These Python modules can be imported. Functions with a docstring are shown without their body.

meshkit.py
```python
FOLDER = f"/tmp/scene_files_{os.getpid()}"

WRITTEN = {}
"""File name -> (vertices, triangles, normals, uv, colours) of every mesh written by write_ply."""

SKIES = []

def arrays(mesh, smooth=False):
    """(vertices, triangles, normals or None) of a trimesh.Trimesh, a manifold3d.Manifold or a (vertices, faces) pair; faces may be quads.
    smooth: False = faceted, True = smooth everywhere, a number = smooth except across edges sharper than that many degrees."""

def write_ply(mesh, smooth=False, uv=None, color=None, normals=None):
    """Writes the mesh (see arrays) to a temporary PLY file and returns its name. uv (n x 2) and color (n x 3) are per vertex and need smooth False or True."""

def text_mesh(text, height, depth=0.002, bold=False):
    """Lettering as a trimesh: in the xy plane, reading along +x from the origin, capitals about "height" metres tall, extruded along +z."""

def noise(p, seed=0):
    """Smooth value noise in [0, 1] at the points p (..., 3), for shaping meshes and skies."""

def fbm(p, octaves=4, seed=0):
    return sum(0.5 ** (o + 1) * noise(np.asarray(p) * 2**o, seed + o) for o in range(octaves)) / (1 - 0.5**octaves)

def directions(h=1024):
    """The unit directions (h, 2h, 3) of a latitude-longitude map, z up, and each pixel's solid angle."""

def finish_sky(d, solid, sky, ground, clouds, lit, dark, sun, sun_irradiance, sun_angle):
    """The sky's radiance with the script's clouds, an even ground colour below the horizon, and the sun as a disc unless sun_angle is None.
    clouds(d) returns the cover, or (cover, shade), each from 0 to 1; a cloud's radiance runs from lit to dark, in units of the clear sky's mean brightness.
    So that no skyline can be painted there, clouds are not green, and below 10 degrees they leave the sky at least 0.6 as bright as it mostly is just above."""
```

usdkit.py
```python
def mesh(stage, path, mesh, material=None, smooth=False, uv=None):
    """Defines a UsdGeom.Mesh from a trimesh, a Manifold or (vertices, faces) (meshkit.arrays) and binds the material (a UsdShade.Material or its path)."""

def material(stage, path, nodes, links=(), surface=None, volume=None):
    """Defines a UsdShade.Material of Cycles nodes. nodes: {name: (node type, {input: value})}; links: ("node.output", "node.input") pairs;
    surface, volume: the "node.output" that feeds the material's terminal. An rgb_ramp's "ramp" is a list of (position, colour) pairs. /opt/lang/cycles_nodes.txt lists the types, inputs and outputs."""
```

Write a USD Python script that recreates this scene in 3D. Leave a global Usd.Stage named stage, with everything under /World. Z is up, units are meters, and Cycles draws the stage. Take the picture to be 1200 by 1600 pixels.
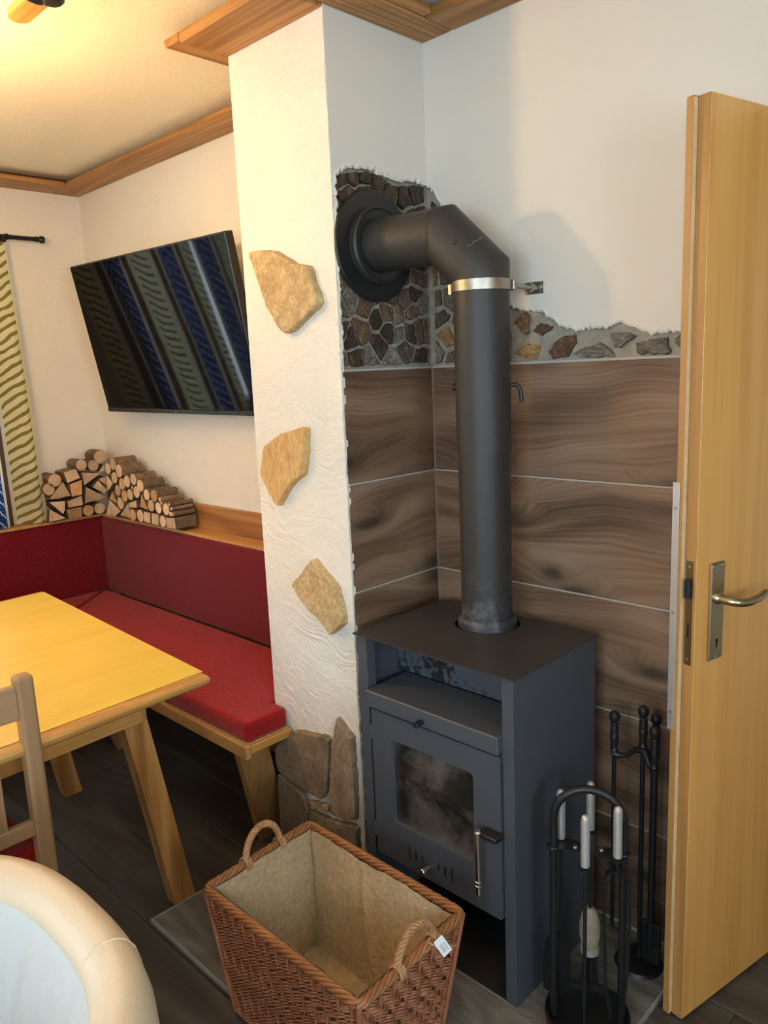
import math, random
import numpy as np, trimesh, manifold3d as m3
import usdkit, meshkit
from shapely.geometry import Polygon, Point, box as sbox, MultiPoint, LineString
from shapely.ops import voronoi_diagram, unary_union
from pxr import Usd, UsdGeom, UsdLux, UsdShade, Gf, Sdf

random.seed(7); rng = np.random.default_rng(7)
stage = Usd.Stage.CreateInMemory()
UsdGeom.SetStageUpAxis(stage, 'Z'); UsdGeom.SetStageMetersPerUnit(stage, 1.0)
UsdGeom.Xform.Define(stage, '/World'); UsdGeom.Scope.Define(stage, '/World/Looks')

# ------------------------------------------------------------------ camera
CAM = np.array([1.4937, -1.731, 1.5173]); YAW, PITCH, ROLL, FPX = 44.7585, 10.4654, -2.48, 1204.0
def set_camera():
    y, p, r = np.radians([YAW, PITCH, ROLL])
    fw = np.array([-math.sin(y)*math.cos(p), math.cos(y)*math.cos(p), -math.sin(p)])
    rt = np.array([math.cos(y), math.sin(y), 0.]); up = np.cross(rt, fw)
    rt2 = rt*math.cos(r)+up*math.sin(r); up2 = -rt*math.sin(r)+up*math.cos(r)
    c = UsdGeom.Camera.Define(stage, '/World/camera')
    m = Gf.Matrix4d(*rt2, 0, *up2, 0, *(-fw), 0, *CAM, 1)
    c.AddTransformOp().Set(m)
    c.CreateHorizontalApertureAttr(24.0); c.CreateVerticalApertureAttr(32.0)
    c.CreateFocalLengthAttr(24.0*FPX/1200.0); c.CreateClippingRangeAttr(Gf.Vec2f(0.02, 100))
    c.CreateExposureAttr(EXPOSURE)
EXPOSURE = 0.15
set_camera()

# ------------------------------------------------------------------ lights
def rect_light(name, pos, to, w, h, power, color):
    L = UsdLux.RectLight.Define(stage, '/World/'+name)
    pos, to = np.array(pos, float), np.array(to, float)
    z = pos-to; z /= np.linalg.norm(z); x = np.cross([0, 0, 1], z); x /= np.linalg.norm(x); y = np.cross(z, x)
    L.AddTransformOp().Set(Gf.Matrix4d(*x, 0, *y, 0, *z, 0, *pos, 1))
    L.CreateWidthAttr(w); L.CreateHeightAttr(h); L.CreateIntensityAttr(power); L.CreateColorAttr(Gf.Vec3f(*color))
DAY = (0.74, 0.88, 1.0); WARM = (1.0, 0.60, 0.25)
# daylight standing in the openings of the room's windows (built further down)
rect_light('daylight_curtain_window', (-2.50, -1.40, 1.55), (0, -1.40, 1.45), 1.75, 1.25, 15.0, DAY)
rect_light('daylight_side_window', (-2.50, -3.17, 1.55), (0, -2.3, 1.35), 0.85, 1.25, 17.0, DAY)
rect_light('daylight_rear_window', (1.75, -4.05, 1.55), (1.5, 0, 1.2), 2.0, 1.25, 11.0, DAY)
rect_light('daylight_right_window', (3.32, -2.10, 1.50), (0, -1.6, 1.1), 1.4, 1.25, 11.0, DAY)
def sphere_light(name, pos, r, power, color):
    L = UsdLux.SphereLight.Define(stage, '/World/'+name)
    L.AddTranslateOp().Set(Gf.Vec3d(*pos)); L.CreateRadiusAttr(r); L.CreateIntensityAttr(power); L.CreateColorAttr(Gf.Vec3f(*color))
LAMP_A, LAMP_B = 310.0, 125.0     # the bulbs of the ceiling lamp and the pendant, placed in their builders at the end
dome = UsdLux.DomeLight.Define(stage, '/World/sky'); dome.CreateIntensityAttr(0.6); dome.CreateColorAttr(Gf.Vec3f(0.72, 0.85, 1.0))

# ------------------------------------------------------------------ materials
def lin(r, g, b):
    f = lambda v: v/12.92 if v <= 0.04045 else ((v+0.055)/1.055)**2.4
    return tuple(f(v/255.0) for v in (r, g, b))
def mat(name, nodes, links=(), surface='p.BSDF'):
    return usdkit.material(stage, '/World/Looks/'+name, nodes, links, surface=surface)
def plain(name, col, rough=0.5, metal=0.0, bump=None, spec=0.5, var=0.0, vscale=8, coat=0, sheen=0):
    n = {'p': ('principled_bsdf', {'base_color': col, 'roughness': rough, 'metallic': metal, 'specular_ior_level': spec, 'coat_weight': coat, 'sheen_weight': sheen}),
         'g': ('geometry', {})}
    l = []
    if bump:
        n['bn'] = ('noise_texture', {'scale': bump[0], 'detail': 4.0}); n['b'] = ('bump', {'strength': 1.0, 'distance': bump[1]})
        l += [('g.position', 'bn.vector'), ('bn.fac', 'b.height'), ('b.normal', 'p.normal')]
    if var:
        n['vn'] = ('noise_texture', {'scale': vscale, 'detail': 5.0, 'roughness': 0.6})
        n['vr'] = ('rgb_ramp', {'ramp': [(0.3, tuple(c*(1-var) for c in col)), (0.7, tuple(min(1, c*(1+var)) for c in col))]})
        l += [('g.position', 'vn.vector'), ('vn.fac', 'vr.fac'), ('vr.color', 'p.base_color')]
    return mat(name, n, l)
def wood(name, axis, dark, mid, light, stretch=14.0, scale=6.0, rough=0.45, rings=0.35, knots=False, bump=0.0006, fine=1.0, coat=0.0, spec=0.5, ringscale=2.2):
    s = [scale]*3; s['xyz'.index(axis)] = scale/stretch
    s2 = [scale*7*fine]*3; s2['xyz'.index(axis)] = scale*0.25
    n = {'g': ('geometry', {}), 'o': ('object_info', {}), 'om': ('vector_math', {'math_type': 'scale', 'vector1': (13.7, 7.3, 9.1)}),
         'ad': ('vector_math', {'math_type': 'add'}),
         'm1': ('mapping', {'scale': tuple(s)}), 'm2': ('mapping', {'scale': tuple(s2)}),
         'n1': ('noise_texture', {'scale': 1.0, 'detail': 3.0, 'distortion': 0.6}), 'n2': ('noise_texture', {'scale': 1.0, 'detail': 4.0}),
         'n3': ('noise_texture', {'scale': 0.45, 'detail': 1.5, 'distortion': 0.3}), 'wk': ('math', {'math_type': 'multiply', 'value2': 2*math.pi*ringscale*6}), 'ws': ('math', {'math_type': 'sine'}), 'w': ('math', {'math_type': 'multiply_add', 'value2': 0.32, 'value3': 0.5}),
         'mx': ('mix_float', {'fac': rings}), 'mx2': ('mix_float', {'fac': 0.4}),
         'r': ('rgb_ramp', {'ramp': [(0.22, dark), (0.48, mid), (0.78, light)]}),
         'b': ('bump', {'strength': 0.6, 'distance': bump}),
         'p': ('principled_bsdf', {'roughness': rough, 'coat_weight': coat, 'coat_roughness': 0.25, 'specular_ior_level': spec})}
    l = [('o.random', 'om.scale'), ('g.position', 'ad.vector1'), ('om.vector', 'ad.vector2'), ('ad.vector', 'm1.vector'), ('ad.vector', 'm2.vector'),
         ('m1.vector', 'n1.vector'), ('m2.vector', 'n2.vector'), ('m1.vector', 'n3.vector'), ('n3.fac', 'wk.value1'), ('wk.value', 'ws.value1'), ('ws.value', 'w.value1'), ('n1.fac', 'mx.a'), ('w.value', 'mx.b'), ('mx.result', 'mx2.a'), ('n2.fac', 'mx2.b'),
         ('mx2.result', 'r.fac'), ('mx2.result', 'b.height'), ('b.normal', 'p.normal')]
    if knots:
        # knots: flat cells on the face; the grain bends round them
        n |= {'sx': ('separate_xyz', {}), 'cx': ('combine_xyz', {}), 'm3': ('mapping', {'scale': (2.0, 5.2, 1.0)}), 'nd': ('vector_math', {'math_type': 'scale', 'scale': 0.30}), 'na': ('vector_math', {'math_type': 'add'}),
              'v': ('voronoi_texture', {'dimensions': '2D', 'scale': 1.0, 'randomness': 1.0}), 'vr': ('rgb_ramp', {'ramp': [(0.0, (0.16,)*3), (0.06, (0.30,)*3), (0.10, (0.62,)*3), (0.22, (1,)*3)]}),
              'vw': ('rgb_ramp', {'ramp': [(0.0, (1,)*3), (0.12, (0.72,)*3), (0.30, (0.25,)*3), (0.60, (0,)*3)]}), 'vm': ('math', {'math_type': 'multiply', 'value2': 0.085}), 'cw': ('combine_xyz', {}), 'aw': ('vector_math', {'math_type': 'add'}),
              'gn': ('noise_texture', {'scale': 2.4, 'detail': 1.0}), 'gm': ('math', {'math_type': 'multiply_add', 'value2': 0.10}), 'mm': ('mix', {'mix_type': 'multiply', 'fac': 0.9})}
        l = [(x, y) for x, y in l if y not in ('m1.vector', 'm2.vector')]
        l += [('ad.vector', 'sx.vector'), ('sx.'+axis, 'cx.x'), ('sx.z', 'cx.y'), ('cx.vector', 'm3.vector'), ('gn.color', 'nd.vector1'), ('m3.vector', 'na.vector1'), ('nd.vector', 'na.vector2'), ('na.vector', 'v.vector'), ('v.distance', 'vr.fac'), ('v.distance', 'vw.fac'),
              ('vw.color', 'vm.value1'), ('ad.vector', 'gn.vector'), ('gn.fac', 'gm.value1'), ('vm.value', 'gm.value3'), ('gm.value', 'cw.z'), ('ad.vector', 'aw.vector1'), ('cw.vector', 'aw.vector2'), ('aw.vector', 'm1.vector'), ('aw.vector', 'm2.vector'),
              ('r.color', 'mm.color1'), ('vr.color', 'mm.color2'), ('mm.color', 'p.base_color')]
    else:
        l += [('r.color', 'p.base_color')]
    return mat(name, n, l)
def plaster(name, col, amp=0.004, trowel=0.5):
    n = {'g': ('geometry', {}), 'wn': ('noise_texture', {'scale': 2.6, 'detail': 2.0}), 'wsc': ('vector_math', {'math_type': 'scale', 'scale': 0.55}), 'wa': ('vector_math', {'math_type': 'add'}),
         'm1': ('mapping', {'rotation': (0.5, 0.65, 0.3), 'scale': (7, 7, 60)}), 'm2': ('mapping', {'rotation': (-0.4, -0.75, 0.2), 'scale': (60, 60, 8)}),
         's1': ('noise_texture', {'scale': 1.0, 'detail': 3.0, 'roughness': 0.6}), 's2': ('noise_texture', {'scale': 1.0, 'detail': 3.0, 'roughness': 0.6}),
         'n1': ('noise_texture', {'scale': 11.0, 'detail': 6.0, 'roughness': 0.6}), 'n2': ('noise_texture', {'scale': 130.0, 'detail': 3.0}), 'n3': ('noise_texture', {'scale': 4.0, 'detail': 2.0}),
         'msk': ('rgb_ramp', {'ramp': [(0.44, (0, 0, 0)), (0.58, (1, 1, 1))]}), 'mx': ('mix_float', {}), 'a1': ('math', {'math_type': 'multiply_add', 'value2': trowel}), 'a2': ('math', {'math_type': 'multiply_add', 'value2': 0.22}),
         'b': ('bump', {'strength': 1.0, 'distance': amp}), 'p': ('principled_bsdf', {'base_color': col, 'roughness': 0.9, 'specular_ior_level': 0.2})}
    l = [('g.position', 'wn.vector'), ('wn.color', 'wsc.vector1'), ('g.position', 'wa.vector1'), ('wsc.vector', 'wa.vector2'), ('wa.vector', 'm1.vector'), ('wa.vector', 'm2.vector'), ('m1.vector', 's1.vector'), ('m2.vector', 's2.vector'),
         ('g.position', 'n1.vector'), ('g.position', 'n2.vector'), ('g.position', 'n3.vector'), ('n3.fac', 'msk.fac'), ('msk.color', 'mx.fac'), ('s1.fac', 'mx.a'), ('s2.fac', 'mx.b'), ('mx.result', 'a1.value1'), ('n1.fac', 'a1.value3'), ('n2.fac', 'a2.value1'), ('a1.value', 'a2.value3'), ('a2.value', 'b.height'), ('b.normal', 'p.normal')]
    return mat(name, n, l)
def stone_mat(name, c1, c2, c3, scale=22.0, stretch=(1, 1, 1), rough=0.75, bump=0.003):
    n = {'g': ('geometry', {}), 'o': ('object_info', {}), 'om': ('vector_math', {'math_type': 'scale', 'vector1': (3.7, 5.3, 9.1)}), 'ad': ('vector_math', {'math_type': 'add'}),
         'm': ('mapping', {'scale': stretch}), 'n1': ('noise_texture', {'scale': scale, 'detail': 6.0, 'roughness': 0.65, 'distortion': 0.8}), 'n2': ('noise_texture', {'scale': scale*4, 'detail': 4.0}),
         'r': ('rgb_ramp', {'ramp': [(0.3, c1), (0.5, c2), (0.68, c3)]}), 'hs': ('hsv', {'fac': 1.0}), 'hv': ('math', {'math_type': 'multiply_add', 'value2': 0.5, 'value3': 0.75}),
         'mx': ('mix_float', {'fac': 0.4}), 'b': ('bump', {'strength': 1.0, 'distance': bump}), 'p': ('principled_bsdf', {'roughness': rough, 'specular_ior_level': 0.35})}
    l = [('o.random', 'om.scale'), ('g.position', 'ad.vector1'), ('om.vector', 'ad.vector2'), ('ad.vector', 'm.vector'), ('m.vector', 'n1.vector'), ('m.vector', 'n2.vector'),
         ('n1.fac', 'mx.a'), ('n2.fac', 'mx.b'), ('mx.result', 'r.fac'), ('r.color', 'hs.color'), ('o.random', 'hv.value1'), ('hv.value', 'hs.value'), ('hs.color', 'p.base_color'), ('mx.result', 'b.height'), ('b.normal', 'p.normal')]
    return mat(name, n, l)
def wicker_mat(name, c1, c2, c3):
    n = {'g': ('geometry', {}), 'n1': ('noise_texture', {'scale': 26.0, 'detail': 4.0}), 'mx': ('mix_float', {'fac': 0.55}), 'r': ('rgb_ramp', {'ramp': [(0.22, c1), (0.5, c2), (0.8, c3)]}), 'p': ('principled_bsdf', {'roughness': 0.38, 'specular_ior_level': 0.6})}
    return mat(name, n, [('g.position', 'n1.vector'), ('n1.fac', 'mx.a'), ('g.random_per_island', 'mx.b'), ('mx.result', 'r.fac'), ('r.color', 'p.base_color')])
def fabric(name, c1, c2, scale=420.0, bump=0.0008, sheen=0.15, cloud=0.0):
    n = {'g': ('geometry', {}), 'n0': ('noise_texture', {'scale': 7.0, 'detail': 3.0}), 'n1': ('noise_texture', {'scale': scale, 'detail': 2.0}),
         'm1': ('mapping', {'scale': (scale*0.18, scale*0.18, scale)}), 'm2': ('mapping', {'scale': (scale, scale, scale*0.18)}),
         'na': ('noise_texture', {'scale': 1.0, 'detail': 1.0}), 'nb': ('noise_texture', {'scale': 1.0, 'detail': 1.0}),
         'mx': ('mix_float', {'fac': 0.5}), 'mx1': ('mix_float', {'fac': cloud}), 'r': ('rgb_ramp', {'ramp': [(0.3, c1), (0.7, c2)]}), 'b': ('bump', {'strength': 0.8, 'distance': bump}),
         'p': ('principled_bsdf', {'roughness': 0.95, 'specular_ior_level': 0.15, 'sheen_weight': sheen, 'sheen_roughness': 0.5})}
    l = [('g.position', 'n0.vector'), ('g.position', 'm1.vector'), ('g.position', 'm2.vector'), ('m1.vector', 'na.vector'), ('m2.vector', 'nb.vector'), ('na.fac', 'mx.a'), ('nb.fac', 'mx.b'), ('mx.result', 'mx1.a'), ('n0.fac', 'mx1.b'), ('mx1.result', 'r.fac'), ('r.color', 'p.base_color'), ('mx.result', 'b.height'), ('b.normal', 'p.normal')]
    return mat(name, n, l)

M = {}
M['plaster'] = plaster('plaster_textured', (0.75, 0.72, 0.65), 0.009, 0.8)
M['plaster_tv'] = plaster('plaster_soft', (0.78, 0.75, 0.68), 0.005, 0.6)
M['plaster_smooth'] = plaster('plaster_smooth', (0.69, 0.65, 0.575), 0.0009, 0.05)
M['ceiling'] = plain('ceiling_paint', (0.88, 0.80, 0.62), 0.9, bump=(60, 0.0008), spec=0.2)
M['pine_x'] = wood('pine_trim_x', 'x', lin(82, 50, 18), lin(156, 108, 54), lin(200, 154, 92), stretch=18, scale=13, rough=0.5)
M['pine_y'] = wood('pine_trim_y', 'y', lin(82, 50, 18), lin(156, 108, 54), lin(200, 154, 92), stretch=18, scale=13, rough=0.5)
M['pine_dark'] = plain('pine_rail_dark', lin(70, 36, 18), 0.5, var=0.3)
M['pine_z'] = wood('pine_leg_z', 'z', lin(112, 66, 26), lin(172, 118, 60), lin(206, 156, 96), stretch=9, scale=16, rough=0.4, rings=0.65, ringscale=1.2)
M['pine_leg_dark'] = wood('pine_bench_z', 'z', lin(124, 84, 44), lin(160, 116, 66), lin(186, 144, 92), stretch=12, scale=8, rough=0.45)
M['pine_board'] = wood('pine_board_x', 'x', lin(150, 100, 50), lin(190, 140, 80), lin(214, 170, 110), stretch=14, scale=8, rough=0.4)
M['pine_edge'] = wood('pine_table_edge', 'y', lin(158, 104, 48), lin(196, 142, 74), lin(222, 176, 108), stretch=14, scale=10, rough=0.3, coat=0.3)
M['pine_panel'] = wood('pine_wall_panel', 'x', lin(98, 58, 26), lin(158, 106, 58), lin(190, 138, 84), stretch=10, scale=9, rough=0.5, rings=0.7, ringscale=1.6)
M['table_top'] = wood('table_laminate', 'y', lin(212, 182, 66), lin(229, 202, 82), lin(237, 213, 100), stretch=22, scale=16, rough=0.38, rings=0.2, bump=0.0001)
M['chair_wood'] = wood('chair_beech_z', 'z', lin(142, 110, 76), lin(164, 130, 94), lin(180, 148, 112), stretch=16, scale=14, rough=0.4, rings=0.25, bump=0.0002)
M['chair_wood_y'] = wood('chair_beech_y', 'y', lin(142, 110, 76), lin(164, 130, 94), lin(180, 148, 112), stretch=16, scale=14, rough=0.4, rings=0.25, bump=0.0002)
M['door_wood'] = wood('door_ash_veneer', 'z', lin(202, 138, 68), lin(228, 166, 88), lin(238, 184, 108), stretch=26, scale=10, rough=0.35, rings=0.25, bump=0.0002, coat=0.2)
M['door_edge'] = wood('door_edge_lipping', 'z', lin(150, 104, 54), lin(174, 126, 70), lin(190, 142, 84), stretch=26, scale=14, rough=0.45, rings=0.2, bump=0.0002)
M['door_pale'] = plain('door_lip_pale', lin(222, 190, 146), 0.6, var=0.12, vscale=30)
M['tile'] = wood('tile_wood_look', 'x', lin(50, 34, 24), lin(116, 90, 70), lin(158, 132, 108), stretch=6, scale=9, rough=0.45, rings=0.5, knots=True, bump=0.0012, ringscale=0.8, fine=2.4)
M['tile_side'] = wood('tile_wood_look_side', 'y', lin(50, 34, 24), lin(116, 90, 70), lin(158, 132, 108), stretch=6, scale=9, rough=0.45, rings=0.5, knots=True, bump=0.0012, ringscale=0.8, fine=2.4)
M['grout'] = plain('grout_grey', lin(172, 168, 162), 0.9, bump=(200, 0.0005))
M['mortar'] = plain('mortar_grey', lin(150, 143, 128), 0.95, bump=(90, 0.004), var=0.2, vscale=40)
M['floor'] = wood('floor_dark_plank', 'x', lin(46, 41, 38), lin(74, 67, 61), lin(104, 95, 87), stretch=7, scale=7, rough=0.42, rings=0.3, knots=False, bump=0.0006)
M['hearth'] = wood('hearth_tile', 'x', lin(74, 68, 62), lin(118, 110, 101), lin(150, 142, 132), stretch=6, scale=9, rough=0.5, rings=0.4, knots=True, bump=0.001)
M['trim_strip'] = plain('hearth_edge_strip', lin(150, 146, 138), 0.45, var=0.2, vscale=50)
M['iron'] = plain('stove_steel_paint', lin(70, 74, 81), 0.46, bump=(500, 0.0003), spec=0.55)
M['iron_top'] = plain('stove_top_paint', lin(56, 54, 53), 0.42, bump=(500, 0.0003), spec=0.55, var=0.08)
def flue():
    n = {'g': ('geometry', {}), 'n1': ('noise_texture', {'scale': 14.0, 'detail': 6.0, 'roughness': 0.65}), 'r': ('rgb_ramp', {'ramp': [(0.50, lin(47, 47, 48)), (0.68, lin(104, 106, 110))]}),
         's': ('separate_xyz', {}), 'mr': ('map_range', {'value': 0.0, 'from_min': 1.02, 'from_max': 0.86, 'to_min': 0.0, 'to_max': 1.0, 'clamp': True}), 'mx': ('mix', {'mix_type': 'mix', 'color1': lin(48, 46, 44)}),
         'b': ('bump', {'strength': 1.0, 'distance': 0.0003}), 'n2': ('noise_texture', {'scale': 400.0, 'detail': 2.0}), 'p': ('principled_bsdf', {'roughness': 0.5})}
    return mat('flue_paint', n, [('g.position', 'n1.vector'), ('n1.fac', 'r.fac'), ('g.position', 's.vector'), ('s.z', 'mr.value'), ('mr.result', 'mx.fac'), ('r.color', 'mx.color2'), ('mx.color', 'p.base_color'), ('g.position', 'n2.vector'), ('n2.fac', 'b.height'), ('b.normal', 'p.normal')])
M['flue'] = flue()
M['black_void'] = plain('soot_black', lin(14, 13, 13), 0.9)
M['soot_patch'] = mat('recess_back_soot', {'g': ('geometry', {}), 'n': ('noise_texture', {'scale': 60.0, 'detail': 5.0}), 'n0': ('noise_texture', {'scale': 9.0, 'detail': 1.0}), 'm': ('math', {'math_type': 'multiply'}), 'r': ('rgb_ramp', {'ramp': [(0.27, lin(70, 78, 86)), (0.33, lin(30, 32, 34))]}), 'p': ('principled_bsdf', {'roughness': 0.5})},
                      [('g.position', 'n.vector'), ('g.position', 'n0.vector'), ('n.fac', 'm.value1'), ('n0.fac', 'm.value2'), ('m.value', 'r.fac'), ('r.color', 'p.base_color')])
M['wrought'] = plain('wrought_black', lin(26, 26, 27), 0.42, bump=(300, 0.0003), spec=0.5)
M['steel'] = plain('brushed_steel', lin(222, 220, 216), 0.45, 0.75)
M['zinc'] = plain('zinc_band', lin(172, 166, 154), 0.42, 1.0, var=0.2, vscale=40)
M['chrome'] = plain('chrome', lin(225, 225, 225), 0.12, 1.0)
M['nickel'] = plain('satin_nickel_brass', lin(196, 180, 148), 0.3, 1.0)
M['lock_bronze'] = plain('lock_plate_bronze', lin(140, 118, 84), 0.4, 1.0)
M['alu'] = plain('aluminium_strip', lin(206, 204, 202), 0.4, 0.7)
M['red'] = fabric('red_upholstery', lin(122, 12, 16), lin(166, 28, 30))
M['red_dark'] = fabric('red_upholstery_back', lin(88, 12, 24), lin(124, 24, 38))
M['cream'] = plain('cream_leather', (0.66, 0.55, 0.40), 0.42, bump=(260, 0.0006), spec=0.45)
M['cream_in'] = plain('white_leather', (0.56, 0.58, 0.58), 0.42, bump=(260, 0.0006), spec=0.45)
M['stitch'] = plain('cream_stitch', lin(212, 190, 152), 0.7)
M['burlap'] = fabric('burlap', lin(160, 138, 104), lin(214, 194, 158), scale=300.0, bump=0.0015, cloud=0.2)
M['wicker'] = wicker_mat('wicker_willow', lin(160, 100, 70), lin(212, 152, 116), lin(244, 206, 180))
M['wicker_rim'] = wicker_mat('wicker_rim', lin(150, 98, 58), lin(198, 140, 90), lin(228, 180, 134))
M['wicker_handle'] = stone_mat('wicker_handle', lin(140, 98, 64), lin(178, 134, 94), lin(206, 168, 128), scale=30, rough=0.45, bump=0.0006)
M['paper'] = plain('white_paper', (0.85, 0.86, 0.86), 0.6)
M['ink'] = plain('blue_grey_ink', lin(110, 125, 150), 0.7)
M['flag'] = stone_mat('flagstone_ochre', lin(138, 112, 74), lin(176, 150, 106), lin(206, 184, 142), scale=26)
M['flag_streak'] = stone_mat('flagstone_yellow', lin(160, 118, 64), lin(198, 160, 102), lin(218, 188, 138), scale=20, stretch=(2.2, 1, 0.7))
M['flag_grey'] = stone_mat('flagstone_grey', lin(104, 88, 70), lin(140, 120, 96), lin(168, 148, 122), scale=18)
M['flag_brown'] = stone_mat('flagstone_brown', lin(100, 84, 68), lin(140, 120, 98), lin(176, 156, 132), scale=24, stretch=(1, 1, 0.5))
M['stone_dark'] = stone_mat('niche_stone_dark', lin(34, 26, 20), lin(66, 52, 40), lin(104, 88, 70), scale=38, stretch=(1, 1.6, 0.7), bump=0.005)
M['stone_mid'] = stone_mat('niche_stone_mid', lin(58, 48, 38), lin(92, 78, 62), lin(134, 116, 96), scale=38, stretch=(1, 1.6, 0.7), bump=0.005)
M['stone_grey'] = stone_mat('niche_stone_grey', lin(62, 56, 50), lin(104, 96, 86), lin(150, 140, 126), scale=30, stretch=(0.7, 1, 1.8), bump=0.005)
M['stone_rust'] = stone_mat('niche_stone_rust', lin(62, 44, 34), lin(98, 72, 54), lin(134, 108, 86), scale=34, bump=0.005)
M['stone_ochre'] = stone_mat('niche_stone_ochre', lin(96, 70, 40), lin(146, 112, 70), lin(184, 156, 116), scale=34, bump=0.005)
M['bark'] = stone_mat('log_bark', lin(78, 58, 42), lin(116, 92, 70), lin(150, 126, 100), scale=40, stretch=(1, 1, 1), rough=0.9, bump=0.004)
M['cut'] = stone_mat('log_cut_face', lin(172, 142, 110), lin(202, 174, 140), lin(218, 194, 162), scale=9, rough=0.85, bump=0.001)
M['cut_b'] = stone_mat('log_cut_face_orange', lin(166, 124, 80), lin(190, 150, 104), lin(206, 168, 124), scale=9, rough=0.85, bump=0.001)
M['fire_brick'] = plain('fire_brick', lin(196, 176, 146), 0.9, var=0.15, vscale=60)
M['ash_log'] = stone_mat('ash_log', lin(96, 90, 84), lin(140, 132, 124), lin(180, 172, 164), scale=40, rough=0.95)
M['tv_black'] = plain('tv_frame_black', lin(12, 12, 13), 0.35)
M['tv_screen'] = plain('tv_screen_gloss', (0.004, 0.004, 0.005), 0.04, spec=0.08)
M['black'] = plain('black_metal', lin(22, 22, 24), 0.4)
M['bristle'] = plain('black_bristle', lin(20, 19, 18), 0.8)
M['brush_wood'] = plain('brush_pale_wood', lin(150, 134, 112), 0.6, var=0.15, vscale=40)
M['lamp_wood'] = wood('lamp_oak', 'x', lin(168, 104, 40), lin(200, 138, 66), lin(222, 166, 92), stretch=10, scale=18, rough=0.4)
M['paint_white'] = plain('window_white', (0.82, 0.82, 0.80), 0.4)
M['glass_bulb'] = mat('opal_glass', {'e': ('emission', {'color': (1.0, 0.72, 0.36), 'strength': 12.0})}, surface='e.emission')
def pane_mat(name, tint, soot=False):
    n = {'t': ('transparent_bsdf', {'color': tint}), 'gl': ('glossy_bsdf', {'roughness': 0.03, 'color': (1, 1, 1)}), 'f': ('fresnel', {'IOR': 1.5}), 'mx': ('mix_closure', {})}
    l = [('f.fac', 'mx.fac'), ('t.BSDF', 'mx.closure1'), ('gl.BSDF', 'mx.closure2')]
    if soot:
        n |= {'g': ('geometry', {}), 'n': ('noise_texture', {'scale': 7.0, 'detail': 7.0, 'roughness': 0.7, 'distortion': 0.3}), 'n2': ('noise_texture', {'scale': 45.0, 'detail': 4.0}),
              'r': ('rgb_ramp', {'ramp': [(0.42, (0.05,)*3), (0.72, (0.38,)*3)]}), 'd': ('principled_bsdf', {'base_color': lin(158, 150, 144), 'roughness': 0.7}), 'm2': ('mix_closure', {})}
        l = [('t.BSDF', 'm2.closure1'), ('g.position', 'n.vector'), ('n.fac', 'r.fac'), ('r.color', 'm2.fac'), ('d.BSDF', 'm2.closure2'), ('m2.closure', 'mx.closure1'), ('f.fac', 'mx.fac'), ('gl.BSDF', 'mx.closure2')]
    return mat(name, n, l, surface='mx.closure')
M['pane'] = pane_mat('window_pane', (0.97, 0.98, 0.98))
M['sooty_glass'] = pane_mat('sooty_stove_glass', (0.92, 0.88, 0.84), True)
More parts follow.
